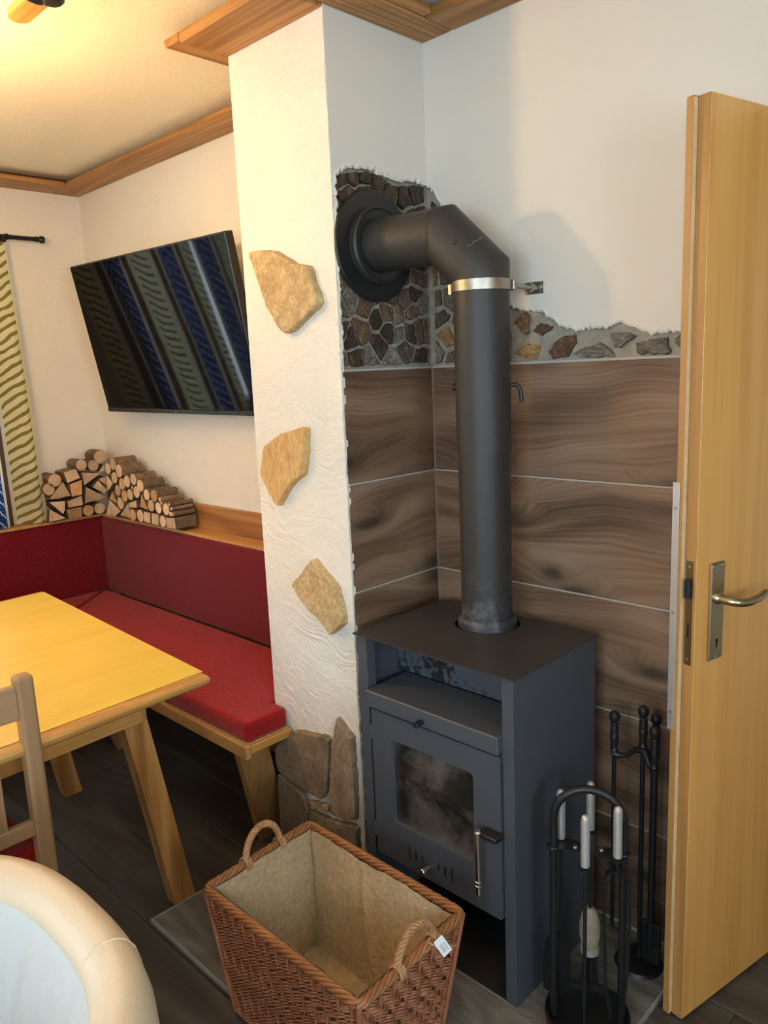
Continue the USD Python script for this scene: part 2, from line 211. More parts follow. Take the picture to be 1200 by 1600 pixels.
def curtain_mat():
    W = 0.46   # the printed bands repeat over this width of cloth
    n = {'a': ('attribute', {'attribute': 'cloth'}), 's': ('separate_xyz', {}),
         'sc': ('math', {'math_type': 'multiply', 'value2': 1.0/W}), 'fr': ('math', {'math_type': 'fraction'}),
         'band': ('rgb_ramp', {'interpolate': False, 'ramp': [(0.0, lin(244, 240, 204)), (0.36, lin(238, 230, 200)), (0.41, lin(112, 84, 66)), (0.50, lin(238, 232, 206)), (0.54, lin(34, 66, 132)), (0.84, lin(236, 226, 196)), (0.88, lin(118, 90, 66)), (0.95, lin(232, 222, 190))]}),
         'isblue': ('rgb_ramp', {'interpolate': False, 'ramp': [(0.0, (0,)*3), (0.55, (1,)*3), (0.83, (0,)*3)]}),
         'isyel': ('rgb_ramp', {'interpolate': False, 'ramp': [(0.0, (0,)*3), (0.02, (1,)*3), (0.34, (0,)*3)]}),
         # olive strokes across the yellow band
         'nz': ('noise_texture', {'scale': 9.0, 'detail': 2.0}), 'k1': ('math', {'math_type': 'multiply_add', 'value2': 0.45}), 'k2': ('math', {'math_type': 'multiply_add', 'value2': 0.035}),
         'f1': ('math', {'math_type': 'multiply', 'value2': 2*math.pi/0.043}), 'sn': ('math', {'math_type': 'sine'}), 'st': ('rgb_ramp', {'ramp': [(0.62, (0,)*3), (0.74, (1,)*3)]}), 'sh': ('math', {'math_type': 'multiply_add', 'value2': 0.5, 'value3': 0.5}),
         'my': ('math', {'math_type': 'multiply'}), 'c1': ('mix', {'mix_type': 'mix', 'color2': lin(150, 142, 80)}),
         # white chevrons and dots on the blue band
         'pp': ('math', {'math_type': 'subtract', 'value2': 0.69}), 'ab': ('math', {'math_type': 'absolute'}), 'k3': ('math', {'math_type': 'multiply_add', 'value2': 0.5}),
         'f2': ('math', {'math_type': 'multiply', 'value2': 2*math.pi/0.055}), 'sn2': ('math', {'math_type': 'sine'}), 'sh2': ('math', {'math_type': 'multiply_add', 'value2': 0.5, 'value3': 0.5}), 'st2': ('rgb_ramp', {'ramp': [(0.90, (0,)*3), (0.96, (1,)*3)]}),
         'mb': ('math', {'math_type': 'multiply'}), 'c2': ('mix', {'mix_type': 'mix', 'color2': lin(196, 210, 226)}),
         'vo': ('voronoi_texture', {'scale': 55.0, 'randomness': 0.2}), 'dt': ('rgb_ramp', {'ramp': [(0.16, (1,)*3), (0.22, (0,)*3)]}), 'md': ('math', {'math_type': 'multiply'}), 'c3': ('mix', {'mix_type': 'mix', 'color2': lin(150, 176, 214)}),
         'd': ('diffuse_bsdf', {}), 't': ('translucent_bsdf', {}), 'mx': ('mix_closure', {'fac': 0.55})}
    l = [('a.vector', 's.vector'), ('s.x', 'sc.value1'), ('sc.value', 'fr.value1'), ('fr.value', 'band.fac'), ('fr.value', 'isblue.fac'), ('fr.value', 'isyel.fac'),
         ('a.vector', 'nz.vector'), ('s.x', 'k1.value1'), ('s.z', 'k1.value3'), ('nz.fac', 'k2.value1'), ('k1.value', 'k2.value3'), ('k2.value', 'f1.value1'), ('f1.value', 'sn.value1'), ('sn.value', 'sh.value1'), ('sh.value', 'st.fac'),
         ('st.color', 'my.value1'), ('isyel.color', 'my.value2'), ('my.value', 'c1.fac'), ('band.color', 'c1.color1'),
         ('fr.value', 'pp.value1'), ('pp.value', 'ab.value1'), ('ab.value', 'k3.value1'), ('s.z', 'k3.value3'), ('k3.value', 'f2.value1'), ('f2.value', 'sn2.value1'), ('sn2.value', 'sh2.value1'), ('sh2.value', 'st2.fac'),
         ('st2.color', 'mb.value1'), ('isblue.color', 'mb.value2'), ('mb.value', 'c2.fac'), ('c1.color', 'c2.color1'),
         ('a.vector', 'vo.vector'), ('vo.distance', 'dt.fac'), ('dt.color', 'md.value1'), ('isblue.color', 'md.value2'), ('md.value', 'c3.fac'), ('c2.color', 'c3.color1'),
         ('c3.color', 'd.color'), ('c3.color', 't.color'), ('d.BSDF', 'mx.closure1'), ('t.BSDF', 'mx.closure2')]
    return mat('printed_curtain', n, l, surface='mx.closure')
M['curtain'] = curtain_mat()

# ------------------------------------------------------------------ helpers: prims
used = {}
def numbered(parent, name):
    k = (parent, name); used[k] = used.get(k, -1)+1
    return f'{parent}/{name}' + (f'_{used[k]:03d}' if used[k] else '')
def setdata(prim, label=None, cat=None, group=None, kind=None):
    for k, v in (('label', label), ('category', cat), ('group', group), ('kind', kind)):
        if v: prim.SetCustomDataByKey(k, v)
class Thing:
    """An Xform at the thing's base; its parts are given in world coordinates and stored relative to it."""
    def __init__(s, name, loc=(0, 0, 0), label=None, cat=None, group=None, kind=None):
        s.path = numbered('/World', name); s.loc = np.array(loc, float)
        x = UsdGeom.Xform.Define(stage, s.path); x.AddTranslateOp().Set(Gf.Vec3d(*s.loc)); s.prim = x.GetPrim()
        setdata(s.prim, label, cat, group, kind)
    def part(s, name, mesh, material, smooth=False, under=None, label=None, kind=None):
        mm = tri(mesh); mm = trimesh.Trimesh(mm.vertices-s.loc, mm.faces, process=False)
        p = numbered(under or s.path, name)
        pr = usdkit.mesh(stage, p, mm, material, smooth=smooth).GetPrim(); setdata(pr, label, kind=kind)
        return p
def tri(mesh):
    if isinstance(mesh, trimesh.Trimesh): return mesh
    if isinstance(mesh, (list, tuple)) and isinstance(mesh[0], (trimesh.Trimesh, m3.Manifold)): return join(*mesh)
    v, f, _ = meshkit.arrays(mesh); return trimesh.Trimesh(v, f, process=False)
def join(*ms): return trimesh.util.concatenate([tri(m) for m in ms])
def single(name, mesh, material, label=None, cat=None, group=None, kind=None, smooth=False):
    p = numbered('/World', name); pr = usdkit.mesh(stage, p, tri(mesh), material, smooth=smooth).GetPrim(); setdata(pr, label, cat, group, kind); return p

# ------------------------------------------------------------------ helpers: shapes
def cbox(lo, hi, ch=0.003):
    lo, hi = np.minimum(lo, hi).astype(float), np.maximum(lo, hi).astype(float); ch = min(ch, 0.45*min(hi-lo)); pts = []
    for sx in (0, 1):
        for sy in (0, 1):
            for sz in (0, 1):
                c = np.array([(lo, hi)[s][i] for i, s in enumerate((sx, sy, sz))]); d = np.array([1-2*sx, 1-2*sy, 1-2*sz])*ch
                for i in range(3):
                    q = c+d; q[i] = c[i]; pts.append(q)
    return trimesh.convex.convex_hull(np.array(pts))
def rbox(lo, hi, r=0.02, seg=20):
    lo, hi = np.array(lo, float), np.array(hi, float); r = min(r, 0.49*min(hi-lo))
    return m3.Manifold.batch_hull([m3.Manifold.sphere(r, seg).translate([(lo[0]+r, hi[0]-r)[a], (lo[1]+r, hi[1]-r)[b], (lo[2]+r, hi[2]-r)[c]]) for a in (0, 1) for b in (0, 1) for c in (0, 1)])
def extrude(poly, h):
    """shapely polygon (xy) -> Manifold from z = 0 to h"""
    polys = list(poly.geoms) if hasattr(poly, 'geoms') else [poly]; out = m3.Manifold()
    for p in polys:
        if p.is_empty or p.area < 1e-9: continue
        cs = m3.CrossSection([np.array(p.exterior.coords)[:-1].tolist()]+[np.array(i.coords)[:-1].tolist() for i in p.interiors], m3.FillRule.EvenOdd)
        out = out + m3.Manifold.extrude(cs, h)
    return out
def xf(m, A, t=(0, 0, 0)):
    m = tri(m); v = m.vertices @ np.array(A, float).T + np.array(t, float); return trimesh.Trimesh(v, m.faces, process=False)
FACE_NY = [[1, 0, 0], [0, 0, -1], [0, 1, 0]]     # local (u, v, w) -> x = u, z = v, outwards = -y
FACE_PX = [[0, 0, 1], [1, 0, 0], [0, 1, 0]]      # local (u, v, w) -> y = u, z = v, outwards = +x
def tube(pts, r, n=12, cap=True, up=(0.123, 0.456, 0.88)):
    P = np.array(pts, float); k = len(P); r = np.full(k, r) if np.ndim(r) == 0 else np.array(r, float)
    T = np.gradient(P, axis=0); T /= np.linalg.norm(T, axis=1, keepdims=True)
    u = np.cross(T[0], up); u /= np.linalg.norm(u); V = []
    a = np.linspace(0, 2*np.pi, n, endpoint=False)
    for i in range(k):
        u = u-T[i]*(u@T[i]); u /= np.linalg.norm(u); w = np.cross(T[i], u)
        V.append(P[i]+r[i]*(np.cos(a)[:, None]*u+np.sin(a)[:, None]*w))
    V = np.vstack(V); F = []
    for i in range(k-1):
        for j in range(n):
            a0, b0 = i*n+j, i*n+(j+1) % n; F += [(a0, b0, b0+n), (a0, b0+n, a0+n)]
    if cap:
        V = np.vstack([V, P[0], P[-1]]); c0, c1 = k*n, k*n+1
        for j in range(n):
            F += [(c0, (j+1) % n, j), (c1, (k-1)*n+j, (k-1)*n+(j+1) % n)]
    return trimesh.Trimesh(V, F, process=False)
def tube_many(P, r, n=6):
    """P: rods x samples x 3, swept all at once with a fixed frame (for weaving)"""
    out = []
    for p in P: out.append(tube(p, r, n))
    return trimesh.util.concatenate(out)
def cyl(a, b, r, n=24, r2=None):
    return tube([a, b], [r, r if r2 is None else r2], n)
def lathe(profile, n=32, at=(0, 0, 0), axis=None):
    m = trimesh.creation.revolve(np.array(profile, float), sections=n)
    if axis is not None: m.apply_transform(trimesh.geometry.align_vectors([0, 0, 1], axis))
    m.apply_translation(at); return m
def arc(c, r, a0, a1, n, ux, uy):
    t = np.radians(np.linspace(a0, a1, n)); return [np.array(c)+r*(math.cos(x)*np.array(ux)+math.sin(x)*np.array(uy)) for x in t]
def torus(c, R, r, n=40, m=10, normal=(0, 0, 1)):
    t = trimesh.creation.torus(R, r, major_sections=n, minor_sections=m); t.apply_transform(trimesh.geometry.align_vectors([0, 0, 1], normal)); t.apply_translation(c); return t
def subdiv_noise(m, edge, amp, scale, seed=0, normal_only=None):
    m = tri(m); v, f = trimesh.remesh.subdivide_to_size(m.vertices, m.faces, edge); mm = trimesh.Trimesh(v, f, process=True)
    d = meshkit.fbm(mm.vertices*scale+seed) if hasattr(meshkit, 'fbm') else np.zeros(len(mm.vertices))
    d = np.asarray(d).reshape(-1, 1); mm.vertices += mm.vertex_normals*d*amp; return mm
def rough_stone(poly, thick, seed, pts=18, inset=0.90, jit=0.003):
    """an irregular flat stone, local xy outline, top at z about thick; ~60 triangles"""
    rg = np.random.default_rng(seed); ring = LineString(poly.exterior.coords); c = np.array(poly.centroid.coords[0])
    cand = [np.array(poly.exterior.coords[i]) for i in range(len(poly.exterior.coords)-1)]
    extra = [np.array(ring.interpolate(t, normalized=True).coords[0])+rg.normal(0, jit, 2) for t in np.linspace(0, 1, pts, endpoint=False)]
    allp = cand+extra; key = [ring.project(Point(p)) for p in allp]; o = np.array([allp[i] for i in np.argsort(key)])
    if Polygon(o).exterior.is_ccw is False: o = o[::-1]
    n = len(o); mid = c+(o-c)*0.985; top = c+(o-c)*inset+rg.normal(0, jit*0.4, o.shape); low = c+(o-c)*0.45
    V = np.vstack([np.c_[o, np.zeros(n)], np.c_[mid, np.full(n, thick*0.7)+rg.normal(0, thick*0.05, n)], np.c_[top, np.full(n, thick)+rg.normal(0, thick*0.04, n)], np.c_[low, np.full(n, thick*1.0)+rg.normal(0, thick*0.05, n)], [[c[0], c[1], thick*1.03]]])
    F = []
    for k in range(3):
        for j in range(n):
            a, b = k*n+j, k*n+(j+1) % n; F += [(a, b, b+n), (a, b+n, a+n)]
    for j in range(n): F.append((3*n+j, 3*n+(j+1) % n, 4*n))
    return trimesh.Trimesh(V, F, process=False)
def flat_stone(poly, thick, seed):
    """a split slab: rough edges, nearly flat riven face"""
    rg = np.random.default_rng(seed); n = 44; ring = LineString(poly.exterior.coords)
    o = np.array([ring.interpolate(t, normalized=True).coords[0] for t in np.linspace(0, 1, n, endpoint=False)])+rg.normal(0, 0.0013, (n, 2))
    if not Polygon(o).exterior.is_ccw: o = o[::-1]
    c = np.array(poly.centroid.coords[0]); lay = [(1.0, 0.0), (0.998, thick*0.55), (0.985, thick*0.86), (0.955, thick), (0.7, thick), (0.4, thick)]; V = []
    for k, (f, z) in enumerate(lay):
        p = c+(o-c)*f; V.append(np.c_[p, np.full(n, z)+(0.0016*np.asarray(meshkit.fbm(np.c_[p*38, np.full(n, seed*3.1)])).ravel() if k > 1 else 0)])
    V = np.vstack(V+[[[*c, thick]]]); F = []
    for k in range(len(lay)-1):
        for j in range(n): a, b = k*n+j, k*n+(j+1) % n; F += [(a, b, b+n), (a, b+n, a+n)]
    for j in range(n): F.append(((len(lay)-1)*n+j, (len(lay)-1)*n+(j+1) % n, len(lay)*n))
    return trimesh.Trimesh(V, F, process=False)
def ragged(pts, step=0.008, amp=0.004, seed=1):
    """densify an open line with jitter"""
    rg = np.random.default_rng(seed); L = LineString(pts); n = max(3, int(L.length/step)); out = []
    for i, t in enumerate(np.linspace(0, 1, n)):
        p = np.array(L.interpolate(t, normalized=True).coords[0]); out.append(tuple(p+(rg.normal(0, amp, 2) if 0 < i < n-1 else 0)))
    return out

# ================================================================== THE SETTING
XW, YB, ZC, ZCEIL = -2.2108, 0.0432, 2.3792, 2.425
PD, PW = 0.3594, 0.3899                     # pillar depth and width
XR, YF = 3.0, -3.75                         # right wall, wall behind the camera
WT = 0.28
# ---- floor of dark planks
fl = Thing('floor', (0, 0, 0), 'dark brown wood-look plank floor', kind='structure')
fl.part('floor_base', cbox((XW-0.3, YF-0.3, -0.06), (XR+0.3, 1.6, -0.009), 0.001), M['black_void'])
rgf = np.random.default_rng(3); y = -3.75; row = 0
while y < 1.45:
    x = XW-0.25-rgf.uniform(0, 1.1)
    while x < XR+0.2:
        a, b = max(x, XW-0.29), min(x+1.28, XR+0.29)
        if b-a > 0.05 and b > XW: fl.part('plank', cbox((a+0.0008, y+0.0008, -0.009), (b-0.0008, y+0.1922, rgf.uniform(-0.0003, 0)), 0.0018), M['floor'])
        x += 1.28
    y += 0.193; row += 1

# ---- ceiling
ce = Thing('ceiling', (0, 0, ZCEIL), 'warm white plastered ceiling', kind='structure')
ce.part('ceiling_slab', cbox((XW-0.3, YF-0.3, ZCEIL), (XR+0.3, 1.6, ZCEIL+0.1), 0.001), M['ceiling'])

# ---- walls
def wall_with_openings(u0, u1, z0, z1, holes):
    p = sbox(u0, z0, u1, z1)
    for h in holes: p = p.difference(sbox(*h))
    return p
single('wall_television', subdiv_noise(cbox((XW-WT, YB, 0), (-PW+0.02, YB+0.2, ZCEIL), 0.001), 0.25, 0.0, 1), M['plaster_tv'], 'white textured plaster wall behind the television and bench', kind='structure')
W1 = (-2.25, 0.92, -0.55, 2.12); W2 = (-3.60, 0.92, -2.75, 2.12)
single('wall_left', xf(extrude(wall_with_openings(YF-0.2, YB+0.2, 0, ZCEIL, [W1, W2]), WT), FACE_PX, (XW-WT, 0, 0)), M['plaster_tv'], 'white textured plaster wall with the curtained window', kind='structure')
W3 = (0.75, 0.92, 2.75, 2.12)
single('wall_rear', xf(extrude(wall_with_openings(XW-WT, XR+WT, 0, ZCEIL, [W3]), WT), FACE_NY, (0, YF, 0)), M['plaster_smooth'], 'white wall behind the viewpoint', kind='structure')
W4 = (-2.85, 0.92, -1.35, 2.12)
single('wall_right', xf(extrude(wall_with_openings(YF, 1.6, 0, ZCEIL, [W4]), WT), FACE_PX, (XR, 0, 0)), M['plaster_smooth'], 'white wall to the right of the doorway', kind='structure')
def window(n, rect, wall, axis):
    u0, z0, u1, z1 = rect
    t = Thing('window_%d' % n, (0, 0, 0), kind='structure')
    def bar(a, b, c, d, name='window_frame', m=M['paint_white']):
        if axis == 'r': t.part(name, cbox((wall+0.06, a, c), (wall+0.12, b, d), 0.004), m)
        elif axis == 'x': t.part(name, cbox((wall-0.12, a, c), (wall-0.06, b, d), 0.004), m)
        else: t.part(name, cbox((a, wall-0.12, c), (b, wall-0.06, d), 0.004), m)
    mid = (u0+u1)/2; w = 0.06
    for a, b, c, d in ((u0, u0+w, z0, z1), (u1-w, u1, z0, z1), (mid-w/2, mid+w/2, z0+w, z1-w), (u0+w, mid-w/2, z0, z0+w), (mid+w/2, u1-w, z0, z0+w), (u0+w, mid-w/2, z1-w, z1), (mid+w/2, u1-w, z1-w, z1)): bar(a, b, c, d)
    for a, b in ((u0+w, mid-w/2), (mid+w/2, u1-w)):
        if axis == 'r': t.part('pane', cbox((wall+0.087, a, z0+w), (wall+0.093, b, z1-w), 0.0005), M['pane'])
        elif axis == 'x': t.part('pane', cbox((wall-0.093, a, z0+w), (wall-0.087, b, z1-w), 0.0005), M['pane'])
        else: t.part('pane', cbox((a, wall-0.093, z0+w), (b, wall-0.087, z1-w), 0.0005), M['pane'])
    if axis == 'r': t.part('window_sill', cbox((wall-0.03, u0-0.03, z0-0.025), (wall+0.06, u1+0.03, z0+0.002), 0.004), M['paint_white'])
    elif axis == 'x': t.part('window_sill', cbox((wall-0.06, u0-0.03, z0-0.025), (wall+0.015, u1+0.03, z0+0.002), 0.004), M['paint_white'])
    else: t.part('window_sill', cbox((u0-0.03, wall-0.06, z0-0.025), (u1+0.03, wall+0.03, z0+0.002), 0.004), M['paint_white'])
window(1, W1, XW, 'x'); window(2, W2, XW, 'x'); window(3, W3, YF, 'y'); window(4, W4, XR, 'r')

# ---- tiled wall behind the stove: mortar core, plaster sheet with a ragged lower edge, wood-look tiles, stones
XE = 0.885                                   # the tiled wall ends here, beside the doorway
wb = Thing('wall_back', (0, 0, 0), 'wall behind the stove with wood-look tiles, a stone strip and white plaster', kind='structure')
wb.part('masonry', cbox((-0.02, 0.012, 0), (XE, 0.60, ZCEIL), 0.001), M['mortar'])
wb.part('lintel', cbox((XE, 0.0127, 2.0005), (XR, 0.60, ZCEIL), 0.002), M['plaster_smooth'], label='white plaster above the doorway')
edge = [(0.0, 2.018), (0.031, 1.991), (0.041, 1.974), (0.09, 1.90), (0.16, 1.80), (0.215, 1.72), (0.273, 1.672), (0.315, 1.656), (0.37, 1.647), (0.413, 1.619), (0.451, 1.598), (0.479, 1.593), (0.497, 1.601), (0.55, 1.594), (0.582, 1.605), (0.601, 1.6), (0.638, 1.584), (0.659, 1.577), (0.702, 1.575), (XE, 1.572)]
re_ = ragged(edge, 0.006, 0.0028, 5)
wb.part('plaster', xf(extrude(Polygon(re_[:-1]+[(XE, 1.572), (XE, 2.0005), (XR, 2.0005), (XR, ZCEIL), (0.0, ZCEIL)]).buffer(0), 0.0125), FACE_NY, (0, 0.0125, 0)), M['plaster_smooth'], label='white plaster with a ragged lower edge')
# thin broken lip of plaster along the edge
wb.part('plaster_lip', tube([(a, 0.004, b+0.002) for a, b in re_[3:-2]], [0.004+0.0025*abs(math.sin(i*1.7)) for i in range(len(re_)-5)], 6), M['plaster_smooth'])
T0, TH, G = 1.5178, 0.30, 0.0022
for k in range(5):
    z1, z0 = T0-k*TH-G, T0-(k+1)*TH+G
    wb.part('tile', cbox((0.0018, 0.0, z0), (XE, 0.0118, z1), 0.0012), M['tile'])
wb.part('grout', cbox((0.0, 0.002, 0.0), (XE, 0.0119, T0+0.004), 0.0005), M['grout'])
backstones = {'a': [(0.288, 1.624), (0.32, 1.651), (0.332, 1.638), (0.329, 1.594), (0.319, 1.59), (0.304, 1.61)], 'b': [(0.344, 1.599), (0.367, 1.618), (0.401, 1.604), (0.369, 1.585)],
 'c': [(0.29, 1.545), (0.324, 1.569), (0.364, 1.557), (0.351, 1.526), (0.308, 1.536)], 'd': [(0.389, 1.543), (0.423, 1.576), (0.467, 1.583), (0.47, 1.563), (0.446, 1.53), (0.403, 1.524)],
 'e': [(0.46, 1.536), (0.488, 1.548), (0.533, 1.56), (0.559, 1.543), (0.573, 1.525), (0.497, 1.524)], 'f': [(0.563, 1.578), (0.61, 1.578), (0.628, 1.57), (0.589, 1.545), (0.572, 1.55)],
 'g': [(0.627, 1.551), (0.659, 1.56), (0.702, 1.562), (0.711, 1.528), (0.703, 1.524), (0.629, 1.53)], 'h': [(0.72, 1.557), (0.733, 1.569), (0.754, 1.562), (0.755, 1.524), (0.738, 1.524)]}
bm = dict(a='stone_rust', b='stone_rust', c='stone_ochre', d='stone_rust', e='stone_grey', f='stone_grey', g='stone_grey', h='stone_grey')
for i, (k, q) in enumerate(backstones.items()):
    wb.part('stone', xf(rough_stone(Polygon(q), 0.011, 40+i, 14, 0.88, 0.0022), FACE_NY, (0, 0.0135, 0)), M[bm[k]])
def voronoi_stones(region, n, seed, gap):
    rg = np.random.default_rng(seed); x0, y0, x1, y1 = region.bounds; P = []
    tries = 0
    while len(P) < n and tries < 9000:
        tries += 1; p = rg.uniform((x0, y0), (x1, y1)); d = 0.052 if tries < 4000 else 0.036
        if region.contains(Point(p)) and all(np.hypot((p-q)[0]*1.25, (p-q)[1]*0.85) > d for q in P): P.append(p)
    out = []
    for c in voronoi_diagram(MultiPoint(P), envelope=region.buffer(0.1)).geoms:
        c = c.intersection(region).buffer(-gap*rg.uniform(0.6, 1.7))
        for g in (c.geoms if hasattr(c, 'geoms') else [c]):
            if g.area > 1.2e-4: out.append(Polygon(g.exterior).simplify(0.002))
    return out
reg_b = Polygon([(0.004, 1.523), (0.275, 1.523), (0.27, 1.655), (0.21, 1.70), (0.15, 1.79), (0.04, 1.96), (0.004, 1.985)])
for i, q in enumerate(voronoi_stones(reg_b, 26, 12, 0.0052)):
    wb.part('stone', xf(rough_stone(q, 0.010, 80+i, 12, 0.9, 0.0016), FACE_NY, (0, 0.0135, 0)), M[['stone_mid', 'stone_grey', 'stone_dark', 'stone_mid', 'stone_ochre'][i % 5]])

# ---- the pillar: core, front plaster face, plaster on its right face, tiles, mosaic of broken stone, flagstones
pl = Thing('wall_pillar', (-PW/2, -PD/2, 0), 'white plaster pillar between bench and stove, set with flagstones', kind='structure')
pl.part('masonry', cbox((-PW+0.01, -PD+0.012, 0), (-0.015, YB+0.05, ZCEIL), 0.001), M['mortar'])
rgp = np.random.default_rng(8)
zz = np.linspace(0, ZCEIL, 160); wig = np.convolve(rgp.normal(0, 0.0030, 180), np.ones(5)/5, 'same')[:160]
# the corner is worn: a lip follows the top of the plaster, thinner beside the tiles
front = Polygon([(-PW, 0), *[(float(-0.0004-abs(w)), float(z)) for z, w in zip(zz, wig)], (-PW, ZCEIL)]).buffer(0)
pl.part('front_plaster', xf(extrude(front, 0.0125), FACE_NY, (0, -PD+0.0125, 0)), M['plaster'])
pl.part('left_plaster', cbox((-PW, -PD+0.002, 0), (-PW+0.012, YB+0.02, ZCEIL), 0.001), M['plaster_tv'])
ledge = [(-PD+0.007, 1.519), (-0.351, 1.560), (-0.350, 1.611), (-0.352, 1.647), (-0.351, 1.753), (-0.352, 1.84), (-0.351, 1.925), (-0.348, 2.001), (-0.322, 2.018), (-0.297, 2.026), (-0.246, 2.031), (-0.204, 2.036), (-0.167, 2.023), (-0.123, 2.016), (-0.083, 2.022), (-0.03, 2.027), (0.012, 2.018)]
rl = ragged(ledge, 0.007, 0.0026, 9)
skin = Polygon([(-PD+0.002, 1.519)]+rl+[(0.012, ZCEIL), (-PD+0.002, ZCEIL)]).buffer(0)
pl.part('side_plaster', xf(extrude(skin, 0.0145), FACE_PX, (-0.0148, 0, 0)), M['plaster_smooth'], label='white plaster broken away around the flue')
pl.part('plaster_lip', tube([(-0.004, a+0.001, b) for a, b in rl[4:-2]], [0.0045+0.003*abs(math.sin(i*2.3)) for i in range(len(rl)-6)], 6), M['plaster_smooth'])
for k in range(5):
    z1, z0 = T0-k*TH-G, T0-(k+1)*TH+G
    pl.part('tile', cbox((-0.0148, -PD+0.006, z0), (-0.001, -0.002, z1), 0.0012), M['tile_side'])
pl.part('grout', cbox((-0.0149, -PD+0.008, 0.0), (-0.003, 0.0118, T0+0.004), 0.0005), M['grout'])
reg_l = Polygon([(-0.348, 1.525), (-0.004, 1.525), (-0.004, 2.018), (-0.083, 2.012), (-0.123, 2.006), (-0.204, 2.026), (-0.297, 2.016), (-0.346, 1.995), (-0.349, 1.80)])
for i, q in enumerate(voronoi_stones(reg_l, 62, 21, 0.0042)):
    hi = q.centroid.y > 1.84
    pl.part('stone', xf(rough_stone(q, 0.011 if not hi else 0.015, 200+i, 12, 0.9, 0.0016), FACE_PX, (-0.0165, 0, 0)), M[['stone_dark', 'stone_mid', 'stone_dark', 'stone_rust', 'stone_mid', 'stone_grey'][i % 6] if not hi else 'stone_dark'])
flags = {
 'A': ('flag', [(-0.335, 1.856), (-0.29, 1.856), (-0.232, 1.848), (-0.17, 1.817), (-0.126, 1.797), (-0.085, 1.789), (-0.07, 1.738), (-0.049, 1.706), (-0.053, 1.688), (-0.093, 1.669), (-0.164, 1.629), (-0.204, 1.623), (-0.232, 1.65), (-0.271, 1.705), (-0.3, 1.773), (-0.322, 1.824)], 'large sandy flagstone, the topmost on the pillar'),
 'B': ('flag_streak', [(-0.326, 1.315), (-0.258, 1.347), (-0.191, 1.364), (-0.135, 1.375), (-0.14, 1.305), (-0.16, 1.236), (-0.2, 1.219), (-0.242, 1.184), (-0.28, 1.141), (-0.297, 1.146), (-0.329, 1.195), (-0.355, 1.227)], 'yellow streaked flagstone halfway up the pillar'),
 'C': ('flag', [(-0.241, 0.909), (-0.187, 0.959), (-0.139, 1.002), (-0.11, 0.979), (-0.048, 0.936), (-0.033, 0.893), (-0.02, 0.838), (-0.078, 0.789), (-0.118, 0.823), (-0.184, 0.857)], 'slanting sandy flagstone, lowest of the three'),
 'D': ('flag_grey', [(-0.388, 0.338), (-0.337, 0.408), (-0.268, 0.439), (-0.127, 0.466), (-0.119, 0.454), (-0.148, 0.279), (-0.169, 0.246), (-0.241, 0.244), (-0.385, 0.27)], None),
 'E': ('flag_brown', [(-0.077, 0.539), (-0.02, 0.498), (-0.016, 0.37), (-0.021, 0.237), (-0.079, 0.219), (-0.131, 0.215), (-0.13, 0.286), (-0.105, 0.459)], None),
 'F': ('flag_grey', [(-0.383, 0.257), (-0.266, 0.234), (-0.246, 0.22), (-0.24, 0.158), (-0.247, 0.005), (-0.387, 0.005)], None),
 'G': ('flag_grey', [(-0.231, 0.22), (-0.149, 0.235), (-0.145, 0.213), (-0.214, 0.207)], None),
 'H': ('flag_brown', [(-0.231, 0.187), (-0.144, 0.193), (-0.019, 0.22), (-0.022, 0.085), (-0.03, 0.005), (-0.234, 0.005)], None)}
for i, (k, (mm, q, lb)) in enumerate(flags.items()):
    st = flat_stone(Polygon(q), 0.024 if i < 3 else 0.020, 300+i)
    pl.part('flagstone', xf(st, FACE_NY, (0, -PD+0.001, 0)), M[mm], label=lb, smooth=32)

# ---- timber cornices under the ceiling
def cornice(n, label, boards, rail):
    t = Thing('trim_%d' % n, (0, 0, ZC), label, kind='structure')
    for lo, hi, ax in boards: t.part('board', cbox(lo, hi, 0.004), M['pine_'+ax])
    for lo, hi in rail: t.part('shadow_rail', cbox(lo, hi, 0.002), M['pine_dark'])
bz = ZC+0.022
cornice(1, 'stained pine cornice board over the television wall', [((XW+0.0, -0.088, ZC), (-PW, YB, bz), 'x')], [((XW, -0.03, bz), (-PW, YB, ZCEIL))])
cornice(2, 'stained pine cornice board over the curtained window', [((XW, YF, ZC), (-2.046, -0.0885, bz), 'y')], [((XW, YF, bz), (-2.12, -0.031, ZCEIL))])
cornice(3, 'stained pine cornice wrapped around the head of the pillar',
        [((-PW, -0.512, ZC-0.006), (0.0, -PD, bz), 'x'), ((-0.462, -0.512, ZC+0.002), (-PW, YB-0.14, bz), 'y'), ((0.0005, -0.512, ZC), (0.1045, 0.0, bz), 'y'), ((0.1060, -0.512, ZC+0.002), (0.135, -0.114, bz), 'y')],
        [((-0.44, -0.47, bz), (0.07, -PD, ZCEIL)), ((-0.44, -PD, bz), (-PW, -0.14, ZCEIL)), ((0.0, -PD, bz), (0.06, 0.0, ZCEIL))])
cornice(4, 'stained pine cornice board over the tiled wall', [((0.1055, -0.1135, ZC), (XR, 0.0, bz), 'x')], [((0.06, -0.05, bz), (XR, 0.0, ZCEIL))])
# skirting panel above the bench back
single('trim_5', cbox((XW+0.01, YB-0.022, 0.866), (-PW-0.001, YB, 0.985), 0.003), M['pine_panel'], 'stained pine board on the wall above the bench back', kind='structure')

